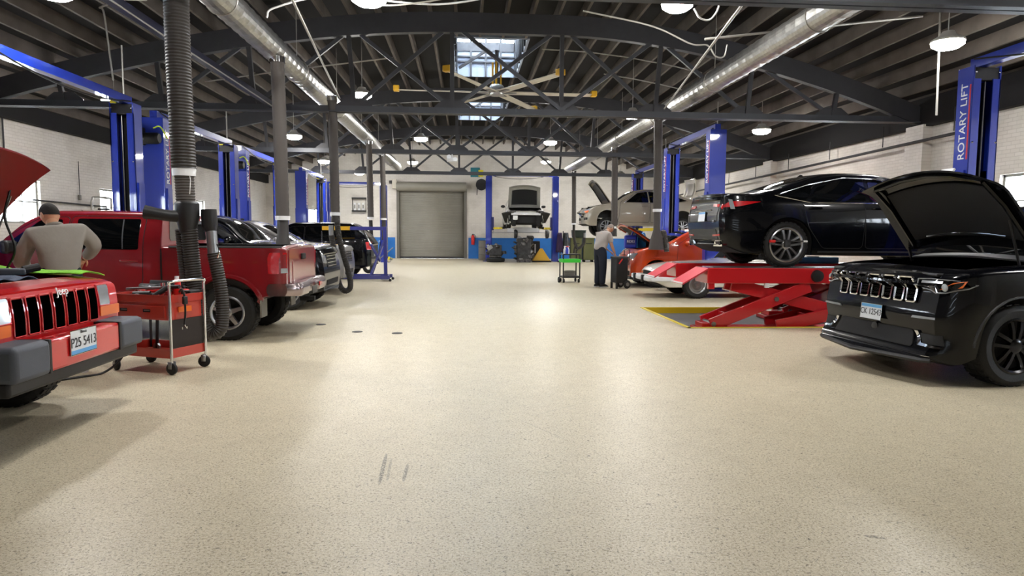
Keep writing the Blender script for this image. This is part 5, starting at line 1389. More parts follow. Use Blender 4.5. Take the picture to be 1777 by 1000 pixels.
MB().tube(bez([(-1.8, 0, 1.1), (-1.8, 0, 1.03), (-1.75, 0, .99), (-1.72, 0, 1.04)], 6), .012, 6).build('hook', 'chrome', be)
hr = MB().cyl((-.16, 0, .55), (-.42, 0, 1.05), .04, 12).build('hydraulic_ram', 'navy_enamel', r)
MB().cyl((-.42, 0, 1.05), (-.62, 0, 1.45), .02, 10).build('ram_rod', 'chrome', hr)
MB().tube([(-.2, .05, .62), (.2, .1, .95)], .014, 8).build('pump_handle', 'steel', hr)
# ------------------------------------------------------------------ people
def skinned(name, vs, es, rs, m, parent, sub=2, root=0, flat=None):
    me = bpy.data.meshes.new(name); bm = bmesh.new(); ly = bm.verts.layers.skin.verify()
    B = [bm.verts.new(v) for v in vs]
    for i, (b, r) in enumerate(zip(B, rs)):
        b[ly].radius = r if isinstance(r, tuple) else (r, r); b[ly].use_root = (i == root)
    for a, b in es: bm.edges.new((B[a], B[b]))
    bm.to_mesh(me); bm.free()
    o = bpy.data.objects.new(name, me); COL.objects.link(o)
    o.modifiers.new('skin', 'SKIN').use_smooth_shade = True
    s = o.modifiers.new('sub', 'SUBSURF'); s.levels = sub; s.render_levels = sub
    bpy.context.view_layer.update()
    me2 = bpy.data.meshes.new_from_object(o.evaluated_get(bpy.context.evaluated_depsgraph_get()))
    bpy.data.objects.remove(o); bpy.data.meshes.remove(me)
    me2.name = name; me2.materials.clear()
    if m: me2.materials.append(M[m])
    me2.polygons.foreach_set('use_smooth', [True]*len(me2.polygons))
    if parent is None: return me2
    o = bpy.data.objects.new(name, me2); COL.objects.link(o); o.parent = parent
    return o
def head_mesh(mb, c, R):
    def pt(u, v, grow=0):
        th = PI*v; a = 2*PI*u
        x, y, z = math.sin(th)*math.cos(a), math.sin(th)*math.sin(a), math.cos(th)       # +x = face
        px, py, pz = .096*x, .077*y, .118*z
        if z < 0: py *= 1+.28*z; px *= 1+.12*z
        if x > 0:
            f = max(0, 1-abs(y)*2.6)
            px += .022*max(0, 1-abs(z+.12)/.28)*max(0, 1-abs(y)*4.2)          # nose
            px -= .010*max(0, 1-abs(z-.12)/.16)*max(0, 1-abs(abs(y)-.36)/.22)  # eye sockets
            px += .006*max(0, 1-abs(z+.48)/.10)*f                              # lips
            px += .010*max(0, 1-abs(z+.85)/.25)*f                              # chin
            px += .005*max(0, 1-abs(z-.27)/.10)*max(0, 1-abs(y)*1.5)           # brow
        p = V((px, py, pz)); return p*(1+grow)
    mb.grid(lambda u, v: R @ pt(u, v)+c, 36, 28)
    for s in (-1, 1):
        mb.ball(R @ V((-.005, s*.078, -.005))+c, (.02, .010, .032), 10, 8, R)
    return pt
def make_person(label, loc, f, J, girth, shirt, trousers, hairm, short_sleeve, headR, seed=1):
    r = thing('person', label, 'person', loc)
    names = ['pelvis', 'waist', 'chest', 'neck', 'head', 'shL', 'elL', 'wrL', 'shR', 'elR', 'wrR', 'hipL', 'knL', 'anL', 'hipR', 'knR', 'anR']
    ed = [('pelvis', 'waist'), ('waist', 'chest'), ('chest', 'neck'), ('neck', 'head'), ('chest', 'shL'), ('shL', 'elL'), ('elL', 'wrL'), ('chest', 'shR'), ('shR', 'elR'), ('elR', 'wrR'),
          ('pelvis', 'hipL'), ('hipL', 'knL'), ('knL', 'anL'), ('pelvis', 'hipR'), ('hipR', 'knR'), ('knR', 'anR')]
    ix = {n: i for i, n in enumerate(names)}
    R0 = dict(pelvis=(.12, .1), waist=(.11, .09), chest=(.115, .085), neck=.056, head=.055, shL=.055, elL=.047, wrL=.033, shR=.055, elR=.047, wrR=.033, hipL=.095, knL=.06, anL=.042, hipR=.095, knR=.06, anR=.042)
    body = skinned('body', [J[n] for n in names], [(ix[a], ix[b]) for a, b in ed], [R0[n] for n in names], 'skin', r)
    # head and hands become part of the same body mesh
    mb = MB(); hc = J['headc']; pt = head_mesh(mb, hc, headR)
    for sd in ('L', 'R'):
        w = J['wr'+sd]; d = (J['hand'+sd]-w).normalized(); nrm = J['palm'+sd].normalized(); side = d.cross(nrm).normalized()
        def q(a, b, c_): return w+d*a+side*b+nrm*c_
        mb.grid(lambda u, v: q(.0+.095*u, (.026+.016*u)*math.cos(2*PI*v), .016*math.sin(2*PI*v)*(1-.15*u)), 6, 14)
        mb.add([q(.096, .04*math.cos(2*PI*k/14), .014*math.sin(2*PI*k/14)) for k in range(14)], [tuple(range(14))])
        for k, (off, ln) in enumerate(((-.031, .062), (-.010, .074), (.011, .07), (.031, .055))):
            c1 = .25+.12*k
            mb.tube([q(.075, off*.9, 0), q(.10, off, .0), q(.10+ln*.42, off*1.05, .008), q(.10+ln*.8, off*1.06, .022+.004*k), q(.10+ln, off*1.05, .036+.005*k)], [.009, .0092, .0085, .0078, .006], 8)
        mb.tube([q(.02, -.024, .004), q(.045, -.044, .012), q(.075, -.056, .022), q(.098, -.056, .032)], [.012, .0105, .0095, .007], 8)
    ob = mb.build('h', 'skin', None)
    bm = bmesh.new(); bm.from_mesh(body.data); bm.from_mesh(ob.data); bm.to_mesh(body.data); bm.free()
    body.data.polygons.foreach_set('use_smooth', [True]*len(body.data.polygons))
    d_ = ob.data; bpy.data.objects.remove(ob); bpy.data.meshes.remove(d_)
    e = MB()
    for s in (-1, 1): e.ball(headR @ V((.084, s*.028, .014))+hc, (.008, .012, .008), 10, 8)
    e.build('eyes', 'white_plastic', body)
    # hair: a shell over the crown and the back of the head
    hm = MB(); 
    def hp(u, v, g):
        p = pt(u, v*.62, g); return headR @ p+hc
    def edge(u): return .40+.20*(.5-.5*math.cos(2*PI*u))
    hm.grid(lambda u, v: headR @ pt(u, v*edge(u), .07)+hc, 36, 12); hm.grid(lambda u, v: headR @ pt(u, v*edge(u), -.02)+hc, 36, 12)
    n = 36
    vs = [headR @ pt(k/n, edge(k/n), g)+hc for g in (.07, -.02) for k in range(n+1)]
    hm.add(vs, [(k, k+1, n+2+k, n+1+k) for k in range(n)])
    hm.build('hair', hairm, r)
    # clothes
    g = .022
    sn = ['waist0', 'waist', 'chest', 'neck0', 'shL', 'elL', 'cuL', 'shR', 'elR', 'cuR']
    JJ = dict(J); JJ['waist0'] = J['pelvis'].lerp(J['waist'], -.5); JJ['neck0'] = J['chest'].lerp(J['neck'], .72)
    k = .55 if short_sleeve else .95
    for sd in 'LR':
        if short_sleeve: JJ['elb'+sd] = J['sh'+sd].lerp(J['el'+sd], .5); JJ['cuf'+sd] = J['sh'+sd].lerp(J['el'+sd], .8)
        else: JJ['elb'+sd] = J['el'+sd]; JJ['cuf'+sd] = J['el'+sd].lerp(J['wr'+sd], .9)
    order = ['chest', 'waist', 'waist0', 'neck0', 'shL', 'elbL', 'cufL', 'shR', 'elbR', 'cufR']
    es = [(0, 1), (1, 2), (0, 3), (0, 4), (4, 5), (5, 6), (0, 7), (7, 8), (8, 9)]
    rs = [(.18, .145), (.17, .14), (.175, .145), .075, .092, .078 if not short_sleeve else .085, .056 if not short_sleeve else .08, .092, .078 if not short_sleeve else .085, .056 if not short_sleeve else .08]
    rs = [tuple(q*girth for q in x) if isinstance(x, tuple) else x for x in rs]
    sh = skinned('shirt', [JJ[o] for o in order], es, rs, shirt, r)
    nk = J['neck']; up_ = (J['head']-J['chest']).normalized()
    cl = MB(); x_, y_ = frame_of(up_)
    cl.tube([J['chest'].lerp(J['neck'], .80)+(x_*math.cos(2*PI*i/20)+y_*math.sin(2*PI*i/20))*.072 for i in range(20)], .018, 8, closed=True)
    cl.build('collar', shirt, sh)
    to = ['pelvis', 'waistb', 'hipL', 'knL', 'anL', 'hipR', 'knR', 'anR']
    JJ['waistb'] = J['pelvis'].lerp(J['waist'], 1.2)
    JJ['anL'] = J['anL']+V((0, 0, -.04)); JJ['anR'] = J['anR']+V((0, 0, -.04))
    skinned('trousers', [JJ[o] for o in to], [(0, 1), (0, 2), (2, 3), (3, 4), (0, 5), (5, 6), (6, 7)], [(.17*girth, .14*girth), (.158*girth, .128*girth), .112*girth, .088*girth, .078, .112*girth, .088*girth, .078], trousers, r)
    for sd in 'LR':
        a = J['an'+sd]; t = V((f[0], f[1], 0)).normalized(); sdv = V((-t.y, t.x, 0))
        m = MB()
        def sp(u, v):
            x = -.09+.29*u; w = .042+.012*math.sin(PI*min(1, u*1.1)); hgt = .095-.055*max(0, u-.35)/.65
            q = 2*PI*v; taper = math.sin(PI*min(max(u, .04), .97))**.35
            return V((a.x, a.y, 0))+t*x+sdv*w*taper*math.cos(q)+V((0, 0, .02+hgt*(.5+.5*math.sin(q))*taper))
        m.grid(sp, 14, 14); so = m.build('shoe', 'shoe', r)
        m = MB(); out = [V((a.x, a.y, 0))+t*(-.09+.29*u)+sdv*s*(.044+.012*math.sin(PI*min(1, u*1.1)))*math.sin(PI*min(max(u, .05), .96))**.35 for s, us in ((1, range(0, 11)), (-1, range(10, -1, -1))) for u in [k_/10 for k_ in us]]
        n_ = len(out); m.add(out+[p+V((0, 0, .022)) for p in out], [tuple(range(n_-1, -1, -1)), tuple(range(n_, 2*n_))]+[(i_, (i_+1) % n_, n_+(i_+1) % n_, n_+i_) for i_ in range(n_)])
        m.build('sole', 'sole', so, smooth=False)
    return r
def rot_to(face, upv=(0, 0, 1)):
    x = V(face).normalized(); z = V(upv); y = z.cross(x).normalized(); z = x.cross(y)
    return Matrix((x, y, z)).transposed()
# mechanic on the left, seen from behind, leaning forward
f = V((-.62, .78, 0)); rr = V((.78, .62, 0)); Z = V((0, 0, 1))
def P(a, b, z): return f*a+rr*b+Z*z
J = dict(pelvis=P(-.02, 0, .95), waist=P(.0, 0, 1.10), chest=P(.07, 0, 1.30), neck=P(.15, -.02, 1.455), head=P(.20, -.03, 1.50),
    shL=P(.08, -.205, 1.34), elL=P(.16, -.30, 1.10), wrL=P(.34, -.22, 1.00), shR=P(.08, .205, 1.385), elR=P(.12, .33, 1.24), wrR=P(.32, .26, 1.10),
    hipL=P(0, -.09, .90), knL=P(.03, -.11, .50), anL=P(-.02, -.12, .09), hipR=P(0, .09, .90), knR=P(.02, .12, .50), anR=P(-.04, .14, .09), headc=P(.245, -.03, 1.545),
    handL=P(.5, -.2, .95), palmL=V((0, 0, -1)), handR=P(.45, .22, 1.03), palmR=V((0, 0, -1)))
make_person('person in a grey work shirt seen from behind, bending forward between the red vehicles', (-3.93, 6.72, 0), f, J, 1.06, 'shirt', 'trousers', 'hair', False, rot_to(f*.8+rr*-.35+Z*-.45, (0, 0, 1)))
# mechanic on the right, bent over the orange car
f = V((.86, .5, 0)); rr = V((.5, -.86, 0))
J = dict(pelvis=P(-.04, 0, .97), waist=P(-.03, 0, 1.10), chest=P(.07, 0, 1.33), neck=P(.20, 0, 1.46), head=P(.26, 0, 1.49),
    shL=P(.10, -.19, 1.37), elL=P(.18, -.22, 1.12), wrL=P(.36, -.14, .96), shR=P(.10, .19, 1.37), elR=P(.16, .22, 1.10), wrR=P(.30, .20, .88),
    hipL=P(-.03, -.09, .92), knL=P(.0, -.10, .50), anL=P(-.03, -.11, .09), hipR=P(-.03, .09, .92), knR=P(-.01, .10, .50), anR=P(-.05, .12, .09), headc=P(.31, 0, 1.53),
    handL=P(.5, -.08, .88), palmL=V((0, 0, -1)), handR=P(.36, .19, .75), palmR=P(-.3, -.9, 0))
make_person('person in a grey short sleeved polo and navy trousers bending over the orange hatchback', (3.52, 17.1, 0), f, J, 1.14, 'polo', 'trousers', 'grey_hair', True, rot_to(f*.8+Z*-.6))

# ------------------------------------------------------------------ red tool cart and what lies on it
CX, CY, CA = -3.105, 6.90, math.radians(-22)
TC = thing('tool_cart', 'red two shelf tool cart on casters with chrome push handle and drawer', 'cart', (CX, CY, 0), CA)
w, d = .72, .44
def tray(name, z0, z1, m_='cart_red'):
    m = MB(); t = .012
    m.bb(-w/2, w/2, -d/2, d/2, z0, z0+t)
    for s in (-1, 1): m.bb(-w/2, w/2, s*d/2, s*(d/2-t), z0, z1); m.bb(s*w/2, s*(w/2-t), -d/2, d/2, z0, z1)
    return m.build(name, m_, TC, bevel=.003)
tray('top_tray', .70, .775)
tray('bottom_shelf', .16, .25)
c = MB(); c.bb(-w/2+.015, w/2-.015, -d/2+.01, d/2-.01, .53, .70); cb = c.build('drawer_case', 'cart_red', TC, bevel=.004)
dr = MB().bb(-w/2+.02, w/2-.05, -d/2-.006, -d/2+.02, .545, .67).build('drawer', 'cart_red', TC, bevel=.004)
for x in (-.2, .09):
    MB().bb(x-.045, x+.045, -d/2-.009, -d/2-.003, .605, .635).build('drawer_pull', 'dark_under', dr); MB().bb(x-.03, x+.04, -d/2-.011, -d/2-.006, .618, .628).build('pull_lip', 'steel', dr)
MB().bb(w/2-.005, w/2+.004, -.1, .06, .60, .655).build('orange_label', 'amber_lens', cb)
MB().bb(w/2-.02, w/2-.005, -d/2+.01, d/2-.01, .25, .53).build('end_panel', 'drum_brown', TC, smooth=False)
for y in (-d/2, d/2):
    m = MB(); m.cyl((w/2+.012, y, .12), (w/2+.012, y, .86), .014, 12); m.build('leg', 'chrome', TC)
    m = MB(); m.cyl((-w/2+.03, y*.95, .12), (-w/2+.03, y*.95, .56), .014, 10); m.build('leg', 'black_plastic', TC)
MB().tube(bez([(w/2+.012, -d/2, .84), (w/2+.012, -d/2, .88), (w/2+.02, -d/2+.03, .91), (w/2+.02, d/2-.03, .91), (w/2+.012, d/2, .88), (w/2+.012, d/2, .84)], 6), .014, 12).build('push_handle', 'chrome', TC)
for x in (-w/2+.02, w/2-.0):
    for y in (-d/2+.01, d/2-.01):
        a = random.uniform(-.6, .6)
        m = MB(); Rz = Matrix.Rotation(a, 4, 'Z'); m.lathe([(.0, -.02), (.045, -.02), (.058, -.012), (.06, 0), (.058, .012), (.045, .02), (0, .02)], 20, Matrix.Translation((x, y, .06)) @ Rz @ Matrix.Rotation(PI/2, 4, 'X'), cap=False)
        cs = m.build('caster', 'rubber', TC)
        q = MB(); 
        for s in (-1, 1): q.add([Matrix.Translation((x, y, .06)) @ Rz @ V(p) for p in [(-.02, s*.026, 0), (.02, s*.026, 0), (.025, s*.026, .07), (-.025, s*.026, .07)]], [(0, 1, 2, 3)])
        q.build('caster_fork', 'steel', cs, solid=.004)
def cp(x, y, z): return Matrix.Translation((CX, CY, 0)) @ Matrix.Rotation(CA, 4, 'Z') @ V((x, y, z))
def on_cart(name, label, cat, x, y, z, rz=0, group=None):
    return thing(name, label, cat, cp(x, y, z), CA+rz, group)
zt0 = .712
t = on_cart('spray_can', 'red spray can with white cap standing at the back of the tool cart', 'can', .12, .13, zt0)
MB().lathe([(0, 0), (.033, 0), (.035, .01), (.035, .17), (.022, .195), (0, .195)], 20, cap=False).build('can_body', 'bright_red', t); MB().lathe([(.02, .19), (.02, .225), (0, .225)], 14, cap=False).build('cap', 'white_plastic', t)
t = on_cart('spray_gun', 'bright red plastic bottle beside the spray can on the tool cart', 'bottle', .22, .12, zt0)
MB().box((0, 0, .05), (.1, .07, .1)).build('bottle_body', 'bright_red', t, bevel=.02); MB().box((-.01, 0, .115), (.03, .03, .03)).build('cap', 'black_plastic', t, bevel=.006)
t = on_cart('breaker_bar', 'long steel breaker bar lying across the tools on the cart', 'tool', -.08, .02, zt0+.09, .15)
MB().cyl((-.3, 0, 0), (.22, 0, .03), .013, 12).build('bar', 'steel', t); MB().cyl((.2, 0, .03), (.3, 0, .035), .02, 12).build('grip', 'black_plastic', t)
t = on_cart('impact_wrench', 'black air impact wrench lying on the tool cart', 'tool', -.14, -.05, zt0+.04, .5)
m = MB(); m.cyl((-.09, 0, 0), (.07, 0, 0), .035, 16, .04); m.cyl((.07, 0, 0), (.12, 0, 0), .02, 12); m.build('motor', 'black_plastic', t); MB().box((-.04, 0, -.0), (.045, .16, .035)).build('handle', 'engine_metal', t, bevel=.01)
t = on_cart('socket_tray', 'shallow black tray of sockets on the tool cart', 'tray', .2, -.06, zt0)
MB().bb(-.12, .12, -.07, .07, 0, .02).build('tray', 'black_plastic', t, bevel=.004)
for k in range(8): MB().lathe([(.012, .0), (.012, .035), (.008, .035), (.008, .01)], 10, Matrix.Translation((-.09+.06*(k % 4), -.03+.06*(k//4), .02)), cap=False).build('socket', 'chrome', t)
t = tag(MB().grid(lambda u, v: cp(-.36+.22*u, .05+.16*v, .775+.035*math.sin(9*u+3*v)*math.sin(7*v+1)+.03*u), 14, 12).build('paper_rag', 'white_paper', solid=.004), 'crumpled white paper rag at the far end of the tool cart', 'rag')
t = tag(MB().grid(lambda u, v: cp(-.1+.2*u, .08+.13*v, .80+.03*math.sin(8*u+2*v)*math.sin(6*v+1)), 14, 12).build('shop_rag', 'lit_ramp_rag_red', solid=.004), 'dull red shop rag bunched in the middle of the tool cart', 'rag')
for k, (x, y, a, L_) in enumerate(((-.2, -.14, .1, .22), (-.05, -.13, -.3, .2), (.06, -.15, .25, .18), (-.26, -.02, 1.0, .2))):
    t = on_cart('spanner', ['combination spanner lying along the front edge of the cart tray', 'combination spanner lying crosswise near the middle of the cart tray', 'short spanner next to the socket tray', 'spanner sticking out of the far end of the cart tray'][k], 'spanner', x, y, zt0+.012+.01*k, a, 'spanners on the tool cart')
    MB().box((0, 0, 0), (L_, .018, .008)).build('shank', 'chrome', t, bevel=.003)
    for s in (-1, 1): MB().lathe([(.009, -.005), (.02, -.005), (.02, .005), (.009, .005), (.009, -.005)], 14, Matrix.Translation((s*L_/2, 0, 0)), cap=False).build('head', 'chrome', t)
for k, (x, y, a, m_) in enumerate(((-.02, .17, .4, 'bright_red'), (-.3, .16, -.5, 'black_plastic'))):
    t = on_cart('screwdriver', ['red handled screwdriver on the tool cart', 'black handled screwdriver on the tool cart'][k], 'screwdriver', x, y, zt0+.02, a)
    MB().lathe([(0, 0), (.014, 0), (.016, .05), (.012, .1), (0, .1)], 12, basis((0, 0, 0), (0, 1, 0), (0, 0, 1), (1, 0, 0)), cap=False).build('handle', m_, t); MB().cyl((.1, 0, 0), (.22, 0, 0), .004, 8).build('blade', 'steel', t)
t = on_cart('air_ratchet', 'long black air ratchet lying highest on the tool pile of the cart', 'tool', -.18, .1, zt0+.11, -.25)
MB().tube([(-.2, 0, 0), (-.05, 0, .0), (.08, 0, .01), (.2, 0, .03)], [.026, .028, .02, .016], 12).build('barrel', 'engine_metal', t); MB().cyl((.2, 0, .01), (.2, 0, .05), .024, 12).build('ratchet_head', 'chrome', t)
t = on_cart('tool_case', 'open red plastic case under the tools at the back of the cart', 'case', -.16, .12, zt0)
MB().box((0, 0, .04), (.3, .14, .08)).build('case_body', 'bright_red', t, bevel=.01); MB().box((0, .075, .11), (.3, .02, .12), Matrix.Rotation(-.3, 3, 'X')).build('case_lid', 'black_plastic', t, bevel=.005)
t = on_cart('grease_gun', 'black and red grease gun leaning up in the middle of the cart', 'tool', .06, .03, zt0+.03, .9)
MB().cyl((-.1, 0, 0), (.08, 0, .12), .026, 14).build('barrel', 'black_plastic', t); MB().cyl((.08, 0, .12), (.14, 0, .16), .012, 10).build('spout', 'steel', t); MB().bar((-.02, .02, .07), (.1, .1, .13), .018, .012).build('lever', 'bright_red', t)
t = on_cart('tape_roll', 'yellow tape roll hooked at the handle end of the cart', 'tape', .3, -.12, zt0+.0)
MB().lathe([(.025, 0), (.045, 0), (.045, .04), (.025, .04), (.025, 0)], 20, cap=False).build('roll', 'yellow_tag', t)
t = on_cart('parts_box', 'small black case lying against the handle end of the tool cart', 'box', .29, .13, zt0)
MB().box((0, 0, .045), (.12, .14, .09)).build('case', 'black_plastic', t, bevel=.01); MB().box((0, -.072, .06), (.03, .006, .02)).build('latch', 'chrome', t)
t = on_cart('air_hose', 'black hook cord dangling over the handle end of the tool cart', 'cord', .385, -.08, 0)
MB().tube(bez([(-.03, 0, .8), (.01, -.01, .83), (.03, 0, .76), (.025, .01, .6), (.02, 0, .48)], 8), .01, 8).build('cord', 'black_plastic', t)
m = MB()
for s in (-1, 1): m.tube(bez([(.02, 0, .48), (.02, s*.02, .45), (.02, s*.03, .44), (.02, s*.03, .46)], 5), .006, 6)
m.build('hook', 'chrome', t)
MB().box((.035, -.0, .72), (.03, .05, .08)).build('clip', 'black_plastic', t, bevel=.008)
t = tag(MB().box(cp(-.1, -.02, .182), (.22, .16, .02), Matrix.Rotation(CA, 3, 'Z')).build('wood_board', 'wood_brown', bevel=.003), 'brown wooden board on the lower shelf of the tool cart', 'board')
t = on_cart('torque_wrench', 'black lever tool standing on the lower shelf of the tool cart', 'tool', -.12, .08, .175)
MB().cyl((0, 0, 0), (.02, 0, .34), .016, 10).build('bar', 'black_plastic', t); MB().lathe([(.015, -.012), (.04, -.012), (.04, .012), (.015, .012), (.015, -.012)], 16, Matrix.Translation((0, 0, .03)) @ Matrix.Rotation(PI/2, 4, 'X'), cap=False).build('ring', 'steel', t)
t = tag(MB().tube(bez([cp(-.15, -.25, .27), cp(-.2, -.30, .12), cp(-.28, -.42, .015), cp(-.33, -.6, .012), cp(-.4, -.78, .012)], 10), .011, 8).build('air_line', 'black_plastic'), 'black air line running from the tool cart along the floor', 'hose')

# ------------------------------------------------------------------ things on the red off-roader
def cloth(name, m_, label, fn, nu=24, nv=12, th=.006):
    return tag(MB().grid(fn, nu, nv).build(name, m_, solid=th), label, 'cloth')
cloth('fender_cover', 'lime', 'bright green cloth draped over the far fender of the red off-roader', lambda u, v: V((-2.98-1.25*u, 5.33+.36*v, 1.06+.05*u+.014*math.sin(14*u+3*v)*math.sin(5*v)+.02*math.sin(22*u)*u-.12*max(0, v-.8)*4*.3)))
t = thing('work_lamp', 'dark grey folded work light lying on the green cloth over the red engine', 'lamp', (-3.42, 5.1, 1.09), .4)
MB().box((0, 0, 0), (.34, .07, .05)).build('lamp_head', 'grey_plastic', t, bevel=.012); MB().cyl((.15, 0, .01), (.24, .05, .03), .03, 10).build('handle', 'black_plastic', t)
cloth('shop_cloth', 'rag', 'blue grey shop cloth spread over the front of the red engine bay', lambda u, v: V((-3.12-.85*u, 4.6+.62*v, 1.04+.02*math.sin(9*u+4*v)+.015*math.sin(13*v))))
t = tag(MB().tube(bez([(-3.62, 5.35, 1.85), (-3.5, 5.4, 1.75), (-3.55, 5.4, 1.5), (-3.5, 5.42, 1.25), (-3.6, 5.44, 1.06)], 10), .009, 6).build('lamp_cord', 'black_plastic'), 'black cord hanging from the raised red hood', 'cord')

# ------------------------------------------------------------------ right side: cart, jugs
t = thing('tool_trolley', 'black wheeled tool trolley in front of the bending mechanic', 'trolley', (3.92, 16.72, 0), .3)
MB().box((0, 0, .46), (.34, .30, .62)).build('box', 'black_plastic', t, bevel=.02)
MB().box((0, 0, .79), (.36, .32, .06)).build('lid', 'engine_black', t, bevel=.015)
MB().box((-.05, -.158, .70), (.16, .012, .03), Matrix.Rotation(-.9, 3, 'Y')).build('red_latch', 'bright_red', t)
for s in (-1, 1):
    MB().lathe([(0, -.02), (.07, -.02), (.1, -.015), (.11, 0), (.1, .015), (.07, .02), (0, .02)], 20, Matrix.Translation((.14, s*.17, .11)) @ Matrix.Rotation(PI/2, 4, 'X'), cap=False).build('wheel', 'rubber', t)
    MB().cyl((.14, s*.17-.025, .11), (.14, s*.17+.025, .11), .05, 14).build('wheel_hub', 'steel', t)
    MB().cyl((-.14, s*.13, .0), (-.14, s*.13, .16), .03, 10).build('foot', 'rubber', t)
MB().tube([(.2, -.13, .6), (.22, -.13, .98), (.22, .13, .98), (.2, .13, .6)], .012, 8).build('pull_handle', 'black_plastic', t)
def jug(label, loc, rz, m_, txt=None, s=1.):
    t = thing('oil_jug', label, 'jug', loc, rz)
    q = MB(); q.box((0, 0, .13*s), (.24*s, .13*s, .26*s)); q.build('jug_body', m_, t, bevel=.03*s)
    MB().tube(bez([(.02*s, 0, .25*s), (.05*s, 0, .32*s), (.10*s, 0, .31*s), (.115*s, 0, .2*s)], 6), .018*s, 8).build('handle', m_, t)
    MB().cyl((-.06*s, 0, .25*s), (-.06*s, 0, .31*s), .03*s, 14).build('cap', 'white_plastic', t)
    if txt:
        MB().box((0, -.066*s, .13*s), (.17*s, .004, .11*s)).build('jug_label', 'navy_enamel', t); text('lettering', txt, .07*s, basis((0, -.070*s, .135*s), (1, 0, 0), (0, 0, 1)), 'white_letter', t, .002)
    return t
jug('blue oil jug with white lettering standing on the orange engine bay', (4.42, 17.62, 1.005), -.1, 'blue_jug', 'REX1', 1.35)
jug('lighter blue jug behind the dark blue one on the orange engine bay', (4.78, 17.95, 1.005), .2, 'light_blue_jug', None, 1.25)
# open trunk lid of the tan sedan
tan = [o for o in bpy.data.objects if o.get('label', '').startswith('tan sedan')][0]
m = MB()
def tl(u, v): return V((-4.05-.12*u+.18*math.sin(u*1.2)*0, (v-.5)*(1.3-.2*u), 1.12+.78*u+.05*(1-(2*v-1)**2)*0))+V((-.1*math.sin(PI*u)-.08*(1-(2*v-1)**2), 0, 0))
m.grid(tl, 10, 12); tk = m.build('trunk_lid', 'lit_tan_paint', tan, solid=.03)  # tan lid, with the light falling on it put into the paler colour
MB().grid(lambda u, v: tl(.18+u*.6, .2+v*.6)+V((.03, 0, 0)), 6, 6).build('lid_lining', 'pale_blade', tk, solid=.02)

# ------------------------------------------------------------------ green utility cart in the aisle
t = thing('utility_cart', 'black framed cart with bright green tray standing in the aisle', 'cart', (2.97, 18.8, 0), .1)
for x in (-.24, .24):
    for y in (-.2, .2): MB().bar((x, y, .1), (x, y, .92 if y > 0 else .80), .03, .03).build('post', 'black_plastic', t)
MB().box((0, 0, .62), (.52, .44, .10)).build('green_tray', 'green_tray', t, bevel=.01)
MB().box((0, 0, .16), (.52, .44, .05)).build('bottom_shelf', 'black_plastic', t, bevel=.008)
MB().box((0, 0, .8), (.5, .42, .03)).build('top_shelf', 'black_plastic', t, bevel=.008)
for x in (-.22, .22):
    for y in (-.18, .18): MB().cyl((x-.02, y, .055), (x+.02, y, .055), .055, 14).build('caster', 'rubber', t)
MB().cyl((-.36, -.1, .08), (-.32, -.1, .08), .08, 16).build('side_wheel', 'rubber', t)
for k, (x, y, m_, lb) in enumerate(((-.16, -.06, 'white_plastic', 'white spray bottle standing on the green cart, outer one'), (-.05, .05, 'white_plastic', 'white spray bottle standing on the green cart, inner one'), (-.1, -.12, 'blue_jug', 'small blue bottle among the white ones on the green cart'))):
    b = thing('spray_bottle', lb, 'bottle', (2.97+x, 18.8+y, .815), 0, 'bottles on the green cart')
    MB().lathe([(0, 0), (.04, 0), (.042, .12), (.02, .17), (.016, .19), (0, .19)], 14, cap=False).build('bottle_body', m_, b); MB().box((.01, 0, .205), (.07, .02, .03)).build('trigger_head', 'bright_red' if k == 2 else 'white_plastic', b, bevel=.005)
b = thing('reel', 'coiled grey hose lying on the bottom shelf of the green cart', 'hose', (2.97, 18.8, .19))
for k in range(4): MB().tube([(.15*math.cos(q), .15*math.sin(q), .02+.035*k) for q in [2*PI*j/20 for j in range(20)]], .018, 8, closed=True).build('coil', 'grey_drum', b)
b = thing('hose_coil', 'black hose loops rising from the green cart', 'hose', (3.1, 18.85, .815))
MB().tube(bez([(0, 0, .02), (.05, .02, .3), (.1, .02, .1), (.02, -.02, .22), (-.02, 0, .02)], 8), .016, 8).build('loop', 'hose', b)

# ------------------------------------------------------------------ along the back wall
t = thing('fire_extinguisher', 'red fire extinguisher hanging on the blue dado right of the roll-up door', 'fire extinguisher', (.38, 35.85, .75))
MB().lathe([(0, 0), (.085, 0), (.09, .02), (.09, .42), (.05, .5), (.02, .52), (0, .52)], 18, cap=False).build('cylinder', 'bright_red', t)
MB().box((0, -.03, .56), (.05, .14, .06)).build('valve_head', 'black_plastic', t, bevel=.01); MB().tube(bez([(.03, 0, .54), (.12, -.02, .5), (.11, -.02, .2)], 6), .014, 8).build('discharge_hose', 'black_plastic', t)
MB().box((0, .10, .3), (.12, .06, .5)).build('wall_bracket', 'black_plastic', t)
t = thing('waste_drum', 'grey ribbed waste drum beside the rear lift post', 'drum', (.95, 34.0, 0))
m = MB(); m.lathe([(0, 0), (.29, 0), (.3, .02), (.3, .3), (.315, .32), (.3, .34), (.3, .64), (.315, .66), (.3, .68), (.3, .98), (.315, 1.0), (.29, 1.0), (.28, .9), (0, .88)], 24, cap=False); m.build('drum_body', 'grey_drum', t)
rnd = random.Random(5)
